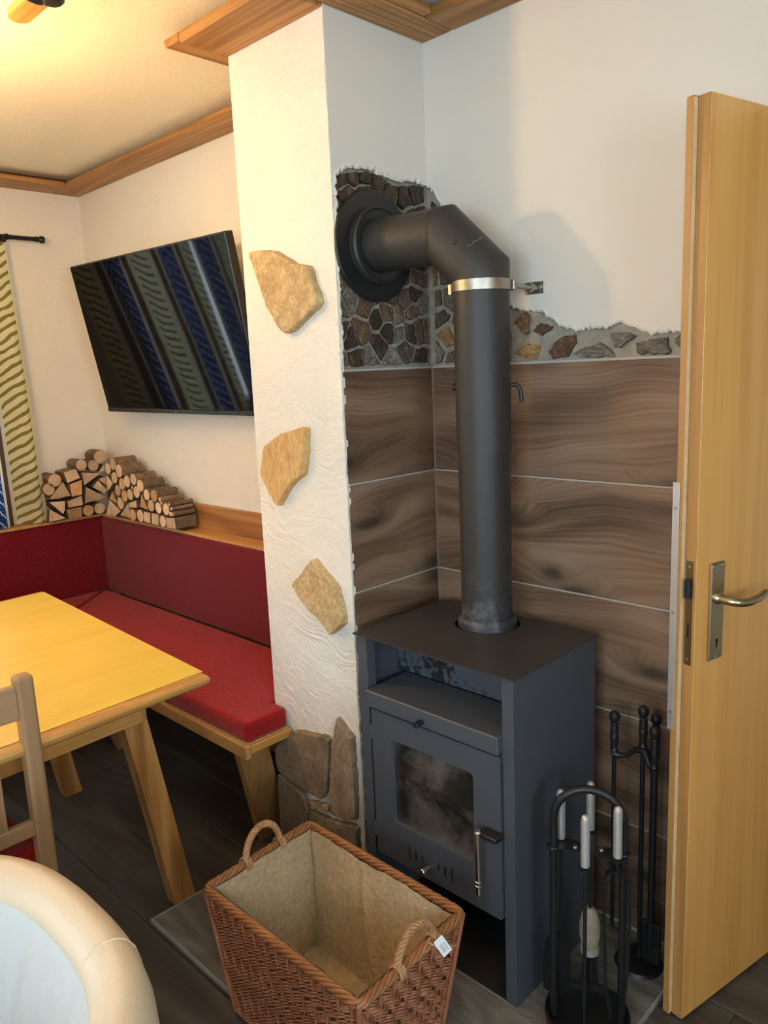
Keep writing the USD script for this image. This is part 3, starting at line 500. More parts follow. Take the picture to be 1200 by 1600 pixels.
# ---- doorway and the open door
D1 = np.array([0.21259, 0.97714, 0]); N1 = np.array([0.97714, -0.21259, 0]); E0 = np.array([0.8650, -0.1900, 0])
DA = np.array([D1, N1, [0, 0, 1]]).T           # local (s along the leaf from its free edge, t out of the right face, z)
def dbox(lo, hi, ch=0.002): return xf(cbox(lo, hi, ch), DA, E0)
dr = Thing('door_1', tuple(E0+D1*0.86), 'open ash-veneered door with a satin lever handle', kind='structure')
dr.part('leaf', dbox((0, -0.026, 0.008), (0.86, 0, 1.998), 0.002), M['door_wood'])
dr.part('edge_band', dbox((-0.0012, -0.0258, 0.008), (0.0003, -0.0004, 1.997), 0.0004), M['door_edge'])
dr.part('rebate_lip', dbox((-0.013, -0.044, 0.008), (0.86, -0.0265, 1.998), 0.002), M['door_edge'])
dr.part('lip_edge', dbox((-0.0128, -0.0268, 0.012), (-0.0015, -0.0262, 1.994), 0.0002), M['door_pale'])
st = dr.part('guard_strip', dbox((-0.0155, -0.050, 0.719), (-0.0132, -0.034, 1.264), 0.0006), M['alu'], label='pale aluminium guard strip screwed to the door edge')
for z in (0.76, 0.985, 1.21): dr.part('screw', xf(lathe([(0, 0), (0.0035, 0), (0.003, 0.0012), (0, 0.0015)], 12, (-0.0155, -0.042, z), (-1, 0, 0)), DA, E0), M['zinc'], under=st)
lp = dr.part('lock_plate', xf(extrude(Polygon([(-0.0225, 0.873), (-0.0055, 0.873), (-0.0055, 1.10), (-0.0225, 1.10)]).buffer(0.0), 0.002), [[0, 0, -1], [1, 0, 0], [0, 1, 0]], (0, 0, 0)).apply_transform(np.vstack([np.c_[DA, E0], [0, 0, 0, 1]])), M['lock_bronze'])
dr.part('latch', dbox((-0.013, -0.0205, 1.020), (0, -0.0075, 1.062), 0.003), M['wrought'], under=lp)
dr.part('bolt_slot', dbox((-0.0026, -0.016, 0.935), (-0.0018, -0.012, 0.965), 0.0002), M['black_void'], under=lp)
for z in (0.885, 1.088): dr.part('screw', xf(lathe([(0, 0), (0.0035, 0), (0.003, 0.0012), (0, 0.0015)], 12, (-0.002, -0.014, z), (-1, 0, 0)), DA, E0), M['zinc'], under=lp)
hp = dr.part('handle_plate', dbox((0.042, 0, 0.874), (0.091, 0.008, 1.089), 0.003), M['nickel'], label='tall satin metal backplate')
for s, z in ((0.050, 1.082), (0.083, 1.082), (0.066, 0.882)): dr.part('screw', xf(lathe([(0, 0), (0.004, 0), (0.0035, 0.001), (0, 0.0015)], 12, (s, 0.008, z), (0, 1, 0)), DA, E0), M['zinc'], under=hp)
key = unary_union([Point(0.0675, 0.917).buffer(0.0045), sbox(0.0650, 0.902, 0.0700, 0.917)])
dr.part('keyhole', xf(xf(extrude(key, 0.0006), [[1, 0, 0], [0, 0, 1], [0, 1, 0]], (0, 0.0079, 0)), DA, E0), M['black_void'], under=hp)
lev = [(0.0665, 0.006, 1.012), (0.0665, 0.018, 1.012), (0.0665, 0.034, 1.011), (0.071, 0.046, 1.010), (0.084, 0.053, 1.008), (0.105, 0.055, 1.006), (0.14, 0.055, 1.008), (0.158, 0.054, 1.013), (0.170, 0.053, 1.016)]
lvm = tube([E0+DA@np.array(p) for p in lev], [0.0095, 0.0095, 0.0095, 0.0095, 0.0092, 0.009, 0.0085, 0.008, 0.0065], 14)
dr.part('lever_handle', lvm, M['nickel'], smooth=40)
dr.part('lever_rose', xf(lathe([(0, 0), (0.014, 0), (0.0125, 0.006), (0.010, 0.009), (0, 0.009)], 20, (0.0665, 0.007, 1.012), (0, 1, 0)), DA, E0), M['nickel'], smooth=30)
dr.part('far_lever', tube([E0+DA@np.array(p) for p in [(0.0665, -0.044, 1.012), (0.0665, -0.07, 1.012), (0.0665, -0.088, 1.012), (0.078, -0.096, 1.012), (0.12, -0.098, 1.01), (0.18, -0.096, 1.012)]], 0.008, 12), M['nickel'], smooth=40)
dr.part('far_plate', dbox((0.042, -0.052, 0.874), (0.091, -0.044, 1.089), 0.003), M['nickel'])
hall = Thing('wall_hall', (1.5, 1.2, 0), 'pale wall of the passage behind the door', kind='structure')
hall.part('hall_end', cbox((XE-0.1, 1.45, 0), (XR, 1.55, ZCEIL), 0.001), M['plaster_smooth'])
hall.part('hall_side', cbox((XE-0.1, 0.6, 0), (XE+0.0, 1.45, ZCEIL), 0.001), M['plaster_smooth'])

# ---- hearth plate
hz = 0.012
h = Thing('hearth_plate', (0.2, -0.42, 0), 'grey-brown tiled hearth plate under the stove and the wicker basket', 'hearth')
for a, b in ((-0.376, 0.205), (0.207, 0.793)):
    for c, d in ((-0.842, -0.424), (-0.422, -0.001)):
        if a < 0 and d > -0.1: h.part('tile', join(cbox((a, c, 0.0005), (b, -PD-0.022, hz), 0.001), cbox((0.002, -PD-0.0225, 0.0005), (b, d, hz), 0.001)), M['hearth'])
        else: h.part('tile', cbox((a, c, 0.0005), (b, d, hz), 0.001), M['hearth'])
h.part('edge_strip', cbox((-0.384, -0.851, 0.0003), (0.802, -0.843, hz+0.0006), 0.001), M['trim_strip']); h.part('edge_strip', cbox((-0.384, -0.843, 0.0003), (-0.377, -PD-0.024, hz+0.0006), 0.001), M['trim_strip']); h.part('edge_strip', cbox((0.794, -0.843, 0.0003), (0.802, -0.002, hz+0.0006), 0.001), M['trim_strip'])

# ================================================================== THE STOVE
SX0, SX1, SY0, SY1, SH = 0.0727, 0.5666, -0.4196, -0.0635, 0.8432
PX, PY = 0.30, -0.155
sv = Thing('wood_stove', ((SX0+SX1)/2, (SY0+SY1)/2, hz), 'anthracite steel wood stove with glazed door in the tiled corner', 'stove')
top = extrude(sbox(SX0-0.004, SY0-0.008, SX1+0.004, SY1+0.004).buffer(0.006).buffer(-0.004).difference(Point(PX, PY).buffer(0.086, 48)), 0.004)
sv.part('top_plate', xf(top, np.eye(3), (0, 0, SH-0.004)), M['iron_top'])
sv.part('flue_socket', lathe([(0.070, 0), (0.086, 0), (0.086, 0.002), (0.070, 0.002)], 40, (PX, PY, SH-0.03)), M['black_void'])
B0, B1 = hz, SH-0.0045
sv.part('side_panel', cbox((SX0, SY0+0.030, B0), (SX0+0.006, SY1, B1), 0.0004), M['iron'])
sv.part('side_panel', cbox((SX1-0.006, SY0+0.030, B0), (SX1, SY1, B1), 0.0004), M['iron'])
sv.part('back_panel', cbox((SX0+0.006, SY1-0.006, B0), (SX1-0.006, SY1, B1), 0.001), M['iron'])
sv.part('front_post', cbox((SX0, SY0, B0), (SX0+0.034, SY0+0.0302, B1), 0.0004), M['iron'])
sv.part('front_post', cbox((SX1-0.031, SY0, B0), (SX1, SY0+0.0302, B1), 0.0004), M['iron'])
IX0, IX1 = SX0+0.034, SX1-0.031
sv.part('recess_back', cbox((SX0+0.006, -0.276, 0.700), (SX1-0.006, -0.270, B1), 0.001), M['soot_patch'])
sv.part('hood', cbox((IX0+0.006, SY0-0.018, 0.655), (IX1-0.001, -0.277, 0.700), 0.003), M['iron'])
# firebox
DX0, DX1, DZ0, DZ1 = 0.120, 0.532, 0.232, 0.646
sv.part('firebox_floor', cbox((IX0+0.002, SY0+0.02, 0.224), (IX1-0.002, SY1-0.01, 0.232), 0.001), M['black_void'])
sv.part('firebox_back', cbox((IX0+0.002, -0.12, 0.234), (IX1-0.002, -0.11, 0.650), 0.001), M['black_void'])
sv.part('base_plate', cbox((SX0+0.0065, SY0+0.002, hz+0.0004), (SX1-0.0065, SY1-0.0065, hz+0.004), 0.0005), M['black_void'])
for x0, x1 in ((0.130, 0.165), (0.480, 0.515)): sv.part('firebrick', cbox((x0, -0.36, 0.30), (x1, -0.15, 0.60), 0.003), M['fire_brick'])
sv.part('firebrick', cbox((0.36, -0.15, 0.30), (0.478, -0.122, 0.54), 0.003), M['fire_brick']); sv.part('firebrick', cbox((0.167, -0.15, 0.30), (0.352, -0.122, 0.54), 0.003), M['ash_log'])
sv.part('firewood_block', cbox((0.424, -0.375, 0.336), (0.468, -0.348, 0.525), 0.003), M['fire_brick'])
sv.part('log_guard', cbox((0.14, SY0+0.035, 0.335), (0.51, SY0+0.045, 0.378), 0.003), M['ash_log'])
sv.part('ash_bed', subdiv_noise(cbox((0.168, -0.37, 0.30), (0.478, -0.155, 0.335), 0.01), 0.03, 0.012, 14), M['ash_log'])
sv.part('charred_log', tube([(0.2, -0.25, 0.36), (0.3, -0.24, 0.365), (0.42, -0.27, 0.36)], [0.03, 0.034, 0.03], 12), M['bark'], smooth=40)
# door with the cut window and air slots
def rrect(x0, y0, x1, y1, r): return sbox(x0+r, y0+r, x1-r, y1-r).buffer(r, 8)
GX0, GX1, GZ0, GZ1 = 0.188, 0.454, 0.346, 0.580
dpoly = rrect(DX0, DZ0, DX1, DZ1, 0.006).difference(rrect(GX0, GZ0, GX1, GZ1, 0.012))
slots = [(0.238, 0.045), (0.260, 0.033), (0.282, 0.022), (0.336, 0.022), (0.358, 0.033), (0.380, 0.045)]
for x, hgt in slots: dpoly = dpoly.difference(rrect(x-0.0036, 0.272-hgt*0.55+0.008, x+0.0036, 0.272+hgt*0.45+0.008, 0.0030))
dm = extrude(dpoly, 0.012)
dp = sv.part('door', xf(dm, FACE_NY, (0, SY0+0.006, 0)), M['iron'])
sv.part('door_backing', xf(extrude(rrect(DX0+0.01, DZ0+0.01, DX1-0.01, DZ1-0.01, 0.006).difference(rrect(GX0-0.006, GZ0-0.006, GX1+0.006, GZ1+0.006, 0.01)), 0.006), FACE_NY, (0, SY0+0.0145, 0)), M['black_void'], under=dp)
sv.part('door_glass', xf(extrude(rrect(GX0-0.004, GZ0-0.004, GX1+0.004, GZ1+0.004, 0.008), 0.004), FACE_NY, (0, SY0+0.0095, 0)), M['sooty_glass'], under=dp, label='smoke-stained glass window')
def knob(x, z, y0): return lathe([(0, 0), (0.004, 0), (0.004, 0.008), (0.008, 0.009), (0.008, 0.027), (0.0068, 0.029), (0, 0.029)], 20, (x, y0, z), (0, -1, 0))
kb = sv.part('air_knob', knob(0.306, 0.268, SY0-0.006), M['chrome'], smooth=30, under=dp)
sv.part('air_knob', knob(0.312, 0.672, SY0-0.018), M['wrought'], smooth=30)
hx = 0.494
hb = sv.part('handle_bracket', cbox((hx-0.006, SY0-0.040, 0.448), (DX1+0.010, SY0-0.006, 0.462), 0.003), M['wrought'], under=dp)
sv.part('handle', lathe([(0, 0), (0.0068, 0), (0.0072, 0.003), (0.0072, 0.020), (0.0085, 0.021), (0.0085, 0.024), (0.0072, 0.025), (0.0072, 0.031), (0.0085, 0.032), (0.0085, 0.035), (0.0072, 0.036), (0.0068, 0.150), (0.0085, 0.152), (0.0085, 0.160), (0.006, 0.164), (0, 0.164)], 20, (hx, SY0-0.044, 0.305)), M['chrome'], smooth=30, under=dp)
sv.part('hinge_pin', cyl((DX0-0.004, SY0-0.004, 0.56), (DX0-0.004, SY0-0.004, 0.60), 0.005, 12), M['iron'], smooth=30, under=dp); sv.part('hinge_pin', cyl((DX0-0.004, SY0-0.004, 0.28), (DX0-0.004, SY0-0.004, 0.32), 0.005, 12), M['iron'], smooth=30, under=dp)

# ---- flue pipe
fp = Thing('flue_pipe', (PX, PY, SH-0.025), 'matt black stove pipe rising from the stove and elbowing into the pillar', 'stove pipe')
fp.part('collar', lathe([(0.070, 0), (0.0785, 0), (0.0785, 0.036), (0.074, 0.044), (0.070, 0.05), (0.0665, 0.05)], 48, (PX, PY, SH-0.026)), M['flue'], smooth=30)
fp.part('lower_pipe', lathe([(0, 0), (0.0665, 0), (0.0665, 0.48), (0.0, 0.48)], 48, (PX, PY, SH-0.02)), M['flue'], smooth=30)
fp.part('upper_pipe', lathe([(0.066, 0), (0.0692, 0.0), (0.0692, 0.43), (0.060, 0.43)], 48, (PX, PY, 1.3)), M['flue'], smooth=30)
HZ, ad = 1.838, 0.098
wallp = np.array([0.0, -0.218, HZ]); ep = np.array([PX, PY, HZ]); hd = (wallp-ep)/np.linalg.norm(wallp-ep)
def mitre(path, r, n=48):
    P = [np.array(p, float) for p in path]; a = np.linspace(0, 2*np.pi, n, endpoint=False); rings = []
    side = np.cross(hd, [0, 0, 1]); side /= np.linalg.norm(side)
    for i, p in enumerate(P):
        d0 = (P[i]-P[i-1]) if i else (P[1]-P[0]); d1 = (P[i+1]-P[i]) if i < len(P)-1 else d0
        d0, d1 = d0/np.linalg.norm(d0), d1/np.linalg.norm(d1); t = d0+d1; t /= np.linalg.norm(t)
        u = np.cross(side, t); c = max(0.3, t@d0)
        rings.append(p+r*(np.cos(a)[:, None]*side+np.sin(a)[:, None]*u/c))
    V = np.vstack(rings); F = []
    for i in range(len(P)-1):
        for j in range(n):
            q, w = i*n+j, i*n+(j+1) % n; F += [(q, q+n, w+n), (q, w+n, w)]
    return trimesh.Trimesh(V, F, process=False)
e1, e2 = np.array([PX, PY, HZ-ad]), ep+hd*ad
fp.part('elbow', mitre([(PX, PY, 1.715), e1, e2, e2+hd*0.012], 0.0705), M['flue'], smooth=20)
fp.part('elbow_seam', mitre([e2+hd*0.012, e2+hd*0.016], 0.0718), M['flue'], smooth=20)
fp.part('branch_pipe', mitre([e2+hd*0.008, wallp], 0.0675), M['flue'], smooth=20)
fdir = np.array([1.0, 0, 0])
fp.part('wall_rosette', lathe([(0.072, 0.0), (0.142, 0.0), (0.142, 0.004), (0.139, 0.006), (0.072, 0.006)], 64, (0.0035, -0.222, HZ-0.002), fdir), M['wrought'], smooth=20, label='round black cover plate against the wall')
fp.part('rosette_collar', lathe([(0.068, 0.0), (0.097, 0.0), (0.097, 0.016), (0.093, 0.022), (0.088, 0.016), (0.068, 0.010)], 64, (0.0095, -0.221, HZ-0.002), fdir), M['flue'], smooth=20)
# inspection flap seam with chipped paint on the elbow
nz = np.array([0.62, -0.62, 0.48]); nz /= np.linalg.norm(nz)
midE = (e1+e2)/2; dE = (e2-e1)/np.linalg.norm(e2-e1); sE = np.cross(hd, [0, 0, 1]); sE /= np.linalg.norm(sE); uE = np.cross(sE, dE)
uE = uE if uE@np.array([1, 0, 1]) > 0 else -uE; sE = sE if sE[1] < 0 else -sE
def on_elbow(ang, along, r=0.0709): return midE+dE*along+r*(math.cos(ang)*uE+math.sin(ang)*sE)
fp.part('chipped_seam', tube([on_elbow(0.35+0.1*k, -0.028+0.002*math.sin(k*2.1)-0.012*(k/9.0)**2*0, 0.0707) for k in range(8)], [0.0009, 0.0014, 0.0008, 0.0015, 0.0017, 0.0008, 0.0013, 0.0007], 6), M['zinc'])
fp.part('rivet', lathe([(0, 0), (0.005, 0), (0.004, 0.002), (0, 0.003)], 14, on_elbow(1.25, 0.004), math.cos(1.25)*uE+math.sin(1.25)*sE), M['flue'], smooth=30)
dirR = np.array([0.80, 0.60, 0])
c0 = np.array([PX, PY, 1.466])
fp.part('damper_handle', tube([c0+dirR*0.05, c0+dirR*0.072, c0+dirR*0.083, c0+dirR*0.089+np.array([0, 0, -0.004]), c0+dirR*0.092+np.array([0, 0, -0.012]), c0+dirR*0.094+np.array([0, 0, -0.022]), c0+dirR*0.0955+np.array([0, 0, -0.045])], 0.0052, 12), M['wrought'], smooth=40)
fp.part('damper_stub', lathe([(0, 0), (0.010, 0), (0.010, 0.005), (0.006, 0.008), (0, 0.008)], 16, c0-dirR*0.068, -dirR), M['wrought'], smooth=30)

# ---- clamp round the pipe with a wall plate
cl = Thing('pipe_clamp', (PX, 0, 1.70), 'galvanised pipe clamp fixing the stove pipe to the wall', 'pipe clamp')
cl.part('band', lathe([(0.0695, -0.0125), (0.0722, -0.0125), (0.0722, 0.0125), (0.0695, 0.0125), (0.0695, -0.0125)], 64, (PX, PY, 1.708)), M['zinc'], smooth=20)
cr = np.array([PX, PY, 1.708])+0.074*np.array([0.72, 0.69, 0])
cl.part('lug', cbox(cr-np.array([0.010, 0.006, 0.0125]), cr+np.array([0.012, 0.008, 0.0125]), 0.002), M['zinc'])
cl2 = np.array([PX, PY, 1.704])+0.0745*np.array([-0.80, -0.60, 0])
cl.part('lug', join(cbox(cl2-np.array([0.006, 0.004, 0.013]), cl2+np.array([0.004, 0.004, 0.013]), 0.001)), M['zinc'])
cl.part('threaded_rod', tube([cr+np.array([0.006, 0.004, -0.002]), (0.362, -0.03, 1.704), (0.362, 0.0, 1.704)], 0.0055, 12), M['zinc'], smooth=40)
cl.part('nut', lathe([(0, 0), (0.011, 0), (0.011, 0.012), (0, 0.012)], 6, (0.362, -0.026, 1.704), (0, -1, 0)), M['zinc'])
cl.part('wall_plate', cbox((0.325, -0.003, 1.690), (0.382, 0.0, 1.720), 0.001), M['zinc'])
cl.part('bolt', lathe([(0, 0), (0.008, 0), (0.007, 0.006), (0, 0.007)], 6, (0.374, -0.003, 1.706), (0, -1, 0)), M['zinc'])

# ================================================================== FIRE TOOLS
def wobble_cyl(path, r, n=12): return tube(path, r, n)
AC = np.array([0.709, -0.345, 0]); ux = np.array([0.862, 0.507, 0.0]); uv = np.array([-0.507, 0.862, 0.0])
def fa(a, b, z): return AC+ux*a+uv*b+np.array([0, 0, z])
ts = Thing('fireside_stand', (AC[0], AC[1], hz), 'black arched fireside stand with round dish base, in front beside the stove', 'tool stand')
ar = [fa(-0.075, 0, 0.02), fa(-0.075, 0, 0.2), fa(-0.075, 0, 0.4), fa(-0.075, 0, 0.525)]+[AC+np.array([0, 0, 0.525])+0.075*(math.cos(t)*ux+math.sin(t)*np.array([0, 0, 1])) for t in np.linspace(math.pi, 0, 18)[1:-1]]+[fa(0.075, 0, 0.525), fa(0.075, 0, 0.4), fa(0.075, 0, 0.2), fa(0.075, 0, 0.02)]
ts.part('arch', tube(ar, 0.0092, 16, up=tuple(uv)), M['wrought'], smooth=40)
ts.part('dish', lathe([(0, 0), (0.088, 0), (0.094, 0.006), (0.096, 0.028), (0.092, 0.030), (0.089, 0.010), (0.080, 0.005), (0, 0.005)], 48, (AC[0], AC[1], hz)), M['wrought'], smooth=30)
hand = [fa(*p, 0) for p in ((-0.059, 0.025), (0.006, 0.070), (-0.007, -0.069), (0.061, -0.025))]
br = []
for p in hand: br.append(tube([AC+np.array([0, 0, 0.456]), (AC+p)/2*np.array([1, 1, 0])+np.array([0, 0, 0.456]), p*np.array([1, 1, 0])+np.array([0, 0, 0.456])], [0.011, 0.010, 0.012], 8))
plate = unary_union([LineString([fa(-0.078, 0, 0)[:2], fa(0.078, 0, 0)[:2]]).buffer(0.012)]+[LineString([AC[:2], p[:2]]).buffer(0.013) for p in hand])
ts.part('tool_bracket', xf(extrude(plate, 0.003), np.eye(3), (0, 0, 0.455)), M['wrought'])
for s in (-1, 1): ts.part('ring', torus(fa(0.075*s, 0, 0.456), 0.0115, 0.003, 24, 8), M['wrought'], smooth=40)
for s in (-0.028, 0.028): ts.part('rivet', lathe([(0, 0), (0.006, 0), (0.005, 0.003), (0, 0.004)], 14, fa(s, 0.0, 0.458)), M['zinc'], smooth=30)
grp = None
def steel_tool(p, label, cat, shaft_bottom, extra):
    t = Thing('fire_' + cat.replace(' ', '_'), (p[0], p[1], 0.03), label, cat)
    b = np.array([p[0], p[1], 0])
    t.part('grip', lathe([(0, 0), (0.0088, 0), (0.0096, 0.003), (0.0096, 0.108), (0.0078, 0.116), (0.004, 0.119), (0, 0.1195)], 24, b+np.array([0, 0, 0.461])), M['steel'], smooth=30, label='brushed steel grip')
    t.part('shaft', cyl(b+np.array([0, 0, shaft_bottom]), b+np.array([0, 0, 0.463]), 0.0042, 10), M['wrought'], smooth=40)
    extra(t, b)
def shovel_head(t, b):
    V = []; F = []; nu, nv = 9, 12
    for j in range(nv):
        v = j/(nv-1); w = 0.012+0.030*min(1, v*2.2)**0.7
        for i in range(nu):
            u = i/(nu-1)*2-1; V.append(b+ux*(-0.01+u*w*0.75)+uv*(0.012*(u*u)-0.006+w*0)+np.array([0, 0, 0.225-0.165*v]))
    for j in range(nv-1):
        for i in range(nu-1): a = j*nu+i; F += [(a, a+1, a+nu+1), (a, a+nu+1, a+nu)]
    m = trimesh.Trimesh(V, F, process=False); m2 = m.copy(); m2.vertices = m.vertices+uv*0.0015; m2.invert()
    t.part('blade', join(m, m2), M['wrought'], smooth=True)
steel_tool(hand[0], 'steel-handled fire shovel hanging on the left arm of the arched stand', 'shovel', 0.20, shovel_head)
def brush_head(t, b):
    c = b+ux*0.0
    t.part('back', lathe([(0, 0), (0.017, 0.0), (0.024, 0.03), (0.0245, 0.06), (0.018, 0.092), (0.008, 0.104), (0, 0.106)], 20, c+np.array([0, 0, 0.155])), M['brush_wood'], smooth=30)
    t.part('ferrule', lathe([(0.0, 0), (0.022, 0), (0.022, 0.013), (0, 0.013)], 24, c+np.array([0, 0, 0.143])), M['steel'], smooth=30)
    rg = np.random.default_rng(5); bs = []
    for k in range(70):
        a, r = rg.uniform(0, 2*math.pi), 0.016*math.sqrt(rg.uniform()); o = np.array([math.cos(a)*r, math.sin(a)*r, 0])
        bs.append(tube([c+o+np.array([0, 0, 0.146]), c+o*1.15+np.array([0, 0, 0.10]), c+o*1.35+np.array([0, 0, 0.045])], 0.0009, 4))
    t.part('bristles', trimesh.util.concatenate(bs), M['bristle'], kind='stuff')
steel_tool(hand[1], 'steel-handled hearth brush with pale wooden back on the rear arm of the arched stand', 'brush', 0.255, brush_head)
def poker_end(t, b): t.part('hook', tube([b+np.array([0, 0, 0.075]), b+np.array([0, 0, 0.06]), b+ux*0.006+np.array([0, 0, 0.05]), b+ux*0.018+np.array([0, 0, 0.052]), b+ux*0.026+np.array([0, 0, 0.062])], [0.0042, 0.0042, 0.004, 0.0036, 0.002], 10), M['wrought'], smooth=40)
steel_tool(hand[2], 'steel-handled poker with a plain rod on the front arm of the arched stand', 'poker', 0.07, poker_end)
def tongs_end(t, b):
    t.part('bow', xf(m3.Manifold.revolve(m3.CrossSection([[[0.024, -0.010], [0.026, -0.010], [0.026, 0.010], [0.024, 0.010]]]), 40, 180), np.array([ux*1.0, np.array([0, 0, 1]), np.cross(ux, [0, 0, 1])]).T, b+np.array([0, 0, 0.405])), M['wrought'], smooth=30)
    for s in (-1, 1):
        t.part('arm', tube([b+ux*0.025*s+np.array([0, 0, 0.41]), b+ux*0.027*s+np.array([0, 0, 0.30]), b+ux*0.022*s+np.array([0, 0, 0.15]), b+ux*0.010*s+np.array([0, 0, 0.055])], 0.0036, 8), M['wrought'], smooth=40)
steel_tool(hand[3], 'steel-handled log tongs with a bowed spring on the right arm of the arched stand', 'tongs', 0.43, tongs_end)

# ---- second set: black ball-topped companion stand against the tiled wall
BC = np.array([0.712, -0.095, 0])
def ball_grip(at):
    return lathe([(0, 0), (0.0085, 0), (0.0105, 0.006), (0.0080, 0.012), (0.0085, 0.020), (0.0100, 0.032), (0.0102, 0.044), (0.0092, 0.046), (0.0102, 0.048), (0.0092, 0.050), (0.0100, 0.052), (0.0098, 0.066), (0.0088, 0.070), (0.0100, 0.074), (0.0070, 0.078), (0.0085, 0.081), (0.0118, 0.086), (0.0135, 0.094), (0.0118, 0.102), (0.0065, 0.107), (0, 0.108)], 24, at)
bs = Thing('companion_stand', (BC[0], BC[1], hz), 'black companion stand with ball top and three curved arms against the tiled wall', 'tool stand')
bs.part('post', cyl(BC+np.array([0, 0, 0.02]), BC+np.array([0, 0, 0.60]), 0.0058, 12), M['wrought'], smooth=40)
bs.part('finial', ball_grip(BC+np.array([0, 0, 0.598])), M['wrought'], smooth=30)
bs.part('foot', lathe([(0, 0), (0.06, 0), (0.055, 0.008), (0.02, 0.014), (0, 0.016)], 36, BC+np.array([0, 0, hz])), M['wrought'], smooth=30)
bh = [np.array([0.640, -0.100, 0]), np.array([0.724, -0.052, 0]), np.array([0.752, -0.118, 0])]
for p in bh:
    q = (BC+p)/2
    bs.part('arm', tube([BC+np.array([0, 0, 0.592]), BC*0.75+p*0.25+np.array([0, 0, 0.588]), q+np.array([0, 0, 0.570]), BC*0.2+p*0.8+np.array([0, 0, 0.560]), p+np.array([0, 0, 0.562])], [0.010, 0.0075, 0.006, 0.007, 0.0125], 10), M['wrought'], smooth=40)
def black_tool(p, label, cat, zg, end):
    t = Thing('companion_'+cat, (p[0], p[1], 0.05), label, cat)
    t.part('grip', ball_grip(p+np.array([0, 0, zg])), M['wrought'], smooth=30); t.part('shaft', cyl(p+np.array([0, 0, 0.10]), p+np.array([0, 0, zg+0.002]), 0.0052 if cat != 'shovel' else 0.0085, 10), M['wrought'], smooth=40); end(t, p)
black_tool(bh[0], 'all-black poker with ball grip on the left arm of the companion stand', 'poker', 0.566, lambda t, p: t.part('hook', tube([p+np.array([0, 0, 0.102]), p+np.array([0, 0, 0.085]), p+np.array([0.008, 0, 0.076]), p+np.array([0.02, 0, 0.08])], [0.005, 0.005, 0.0045, 0.002], 10), M['wrought'], smooth=40))
black_tool(bh[1], 'all-black brush with ball grip on the rear arm of the companion stand', 'brush', 0.566, lambda t, p: t.part('bristles', lathe([(0, 0), (0.024, 0), (0.018, 0.05), (0.010, 0.06), (0, 0.06)], 20, p+np.array([0, 0, 0.045])), M['bristle']))
black_tool(bh[2], 'all-black shovel with ball grip and thick shaft on the right arm of the companion stand', 'shovel', 0.566, lambda t, p: t.part('blade', rbox(p+np.array([-0.024, -0.004, 0.05]), p+np.array([0.024, 0.006, 0.16]), 0.004, 12), M['wrought']))

# ================================================================== WICKER BASKET
bk = Thing('wicker_basket', (0.29, -0.74, hz), 'brown wicker log basket lined with hessian, standing before the stove', 'basket')
RZ = 0.350
TC = np.array([(0.036, -0.907), (0.548, -0.902), (0.538, -0.578), (0.022, -0.577)])     # rim corners: front left, front right, back right, back left
BCn = np.array([(0.068, -0.872), (0.498, -0.868), (0.488, -0.612), (0.060, -0.612)])
def ring_path(h, inset=0.0, step=0.0065):
    """points round the basket at height fraction h, with outward normals"""
    C = BCn*(1-h)+TC*h; pts = []; nor = []
    for i in range(4):
        a, b = C[i], C[(i+1) % 4]; d = b-a; L = np.linalg.norm(d); d /= L; nrm = np.array([d[1], -d[0]]); n = int(L/step)
        for k in range(n):
            pts.append(a+d*L*(k/n)); nor.append(nrm)
    P, Nn = np.array(pts), np.array(nor)
    ker = np.ones(5)/5; wrap = lambda A: np.stack([np.convolve(np.r_[A[-2:, i], A[:, i], A[:2, i]], ker, 'valid') for i in range(2)], 1)
    return wrap(P)-wrap(Nn)*inset, wrap(Nn)
rows = 41; rods = []
for i in range(rows):
    h = 0.02+0.93*i/rows; P, Nn = ring_path(h); n = len(P); s = np.arange(n)*0.0065
    lam = 0.038; nw = round(n*0.0065/lam); t = (s/(n*0.0065)*nw+i*0.055+0.02*math.sin(i*1.7)) % 1.0; fo = 0.70
    sgn = np.where(np.abs(Nn[:, 1]) > np.abs(Nn[:, 0]), 1.0, -1.0); u = np.clip((t-fo)/(1-fo), 0, 1)
    out = np.where(t < fo, 0.0010+0.0050*np.sin(math.pi*np.minimum(t, fo)/fo), -0.0045*np.sin(math.pi*u))
    dz = sgn*np.where(t < fo, -0.0068+0.0136*t/fo, 0.0068-0.0136*(u*u*(3-2*u)))
    dz = np.convolve(np.r_[dz[-1:], dz, dz[:1]], np.ones(3)/3, 'valid')
    z = hz+0.012+h*(RZ-0.026)
    Q = np.c_[P+Nn*out[:, None], z+dz]; Q = np.vstack([Q, Q[:1]])
    rods.append(tube(Q, 0.0024+0.0003*rng.uniform(-1, 1), 6, cap=False))
bk.part('woven_sides', trimesh.util.concatenate(rods), M['wicker'], smooth=True, kind='stuff')
stakes = []
for i in range(4):
    for k in range(int(np.linalg.norm(TC[(i+1) % 4]-TC[i])/0.039)):
        f = (k+0.5)/int(np.linalg.norm(TC[(i+1) % 4]-TC[i])/0.039)
        a = BCn[i]*(1-f)+BCn[(i+1) % 4]*f; b = TC[i]*(1-f)+TC[(i+1) % 4]*f; stakes.append(tube([(*a, hz+0.002), (*b, RZ-0.01)], 0.0040, 6))
bk.part('stakes', trimesh.util.concatenate(stakes), M['wicker'], smooth=True, kind='stuff')
for i in range(4): bk.part('corner_post', tube([(*BCn[i], hz+0.001), (*TC[i], RZ-0.004)], 0.0068, 10), M['wicker'], smooth=True)
rim = []
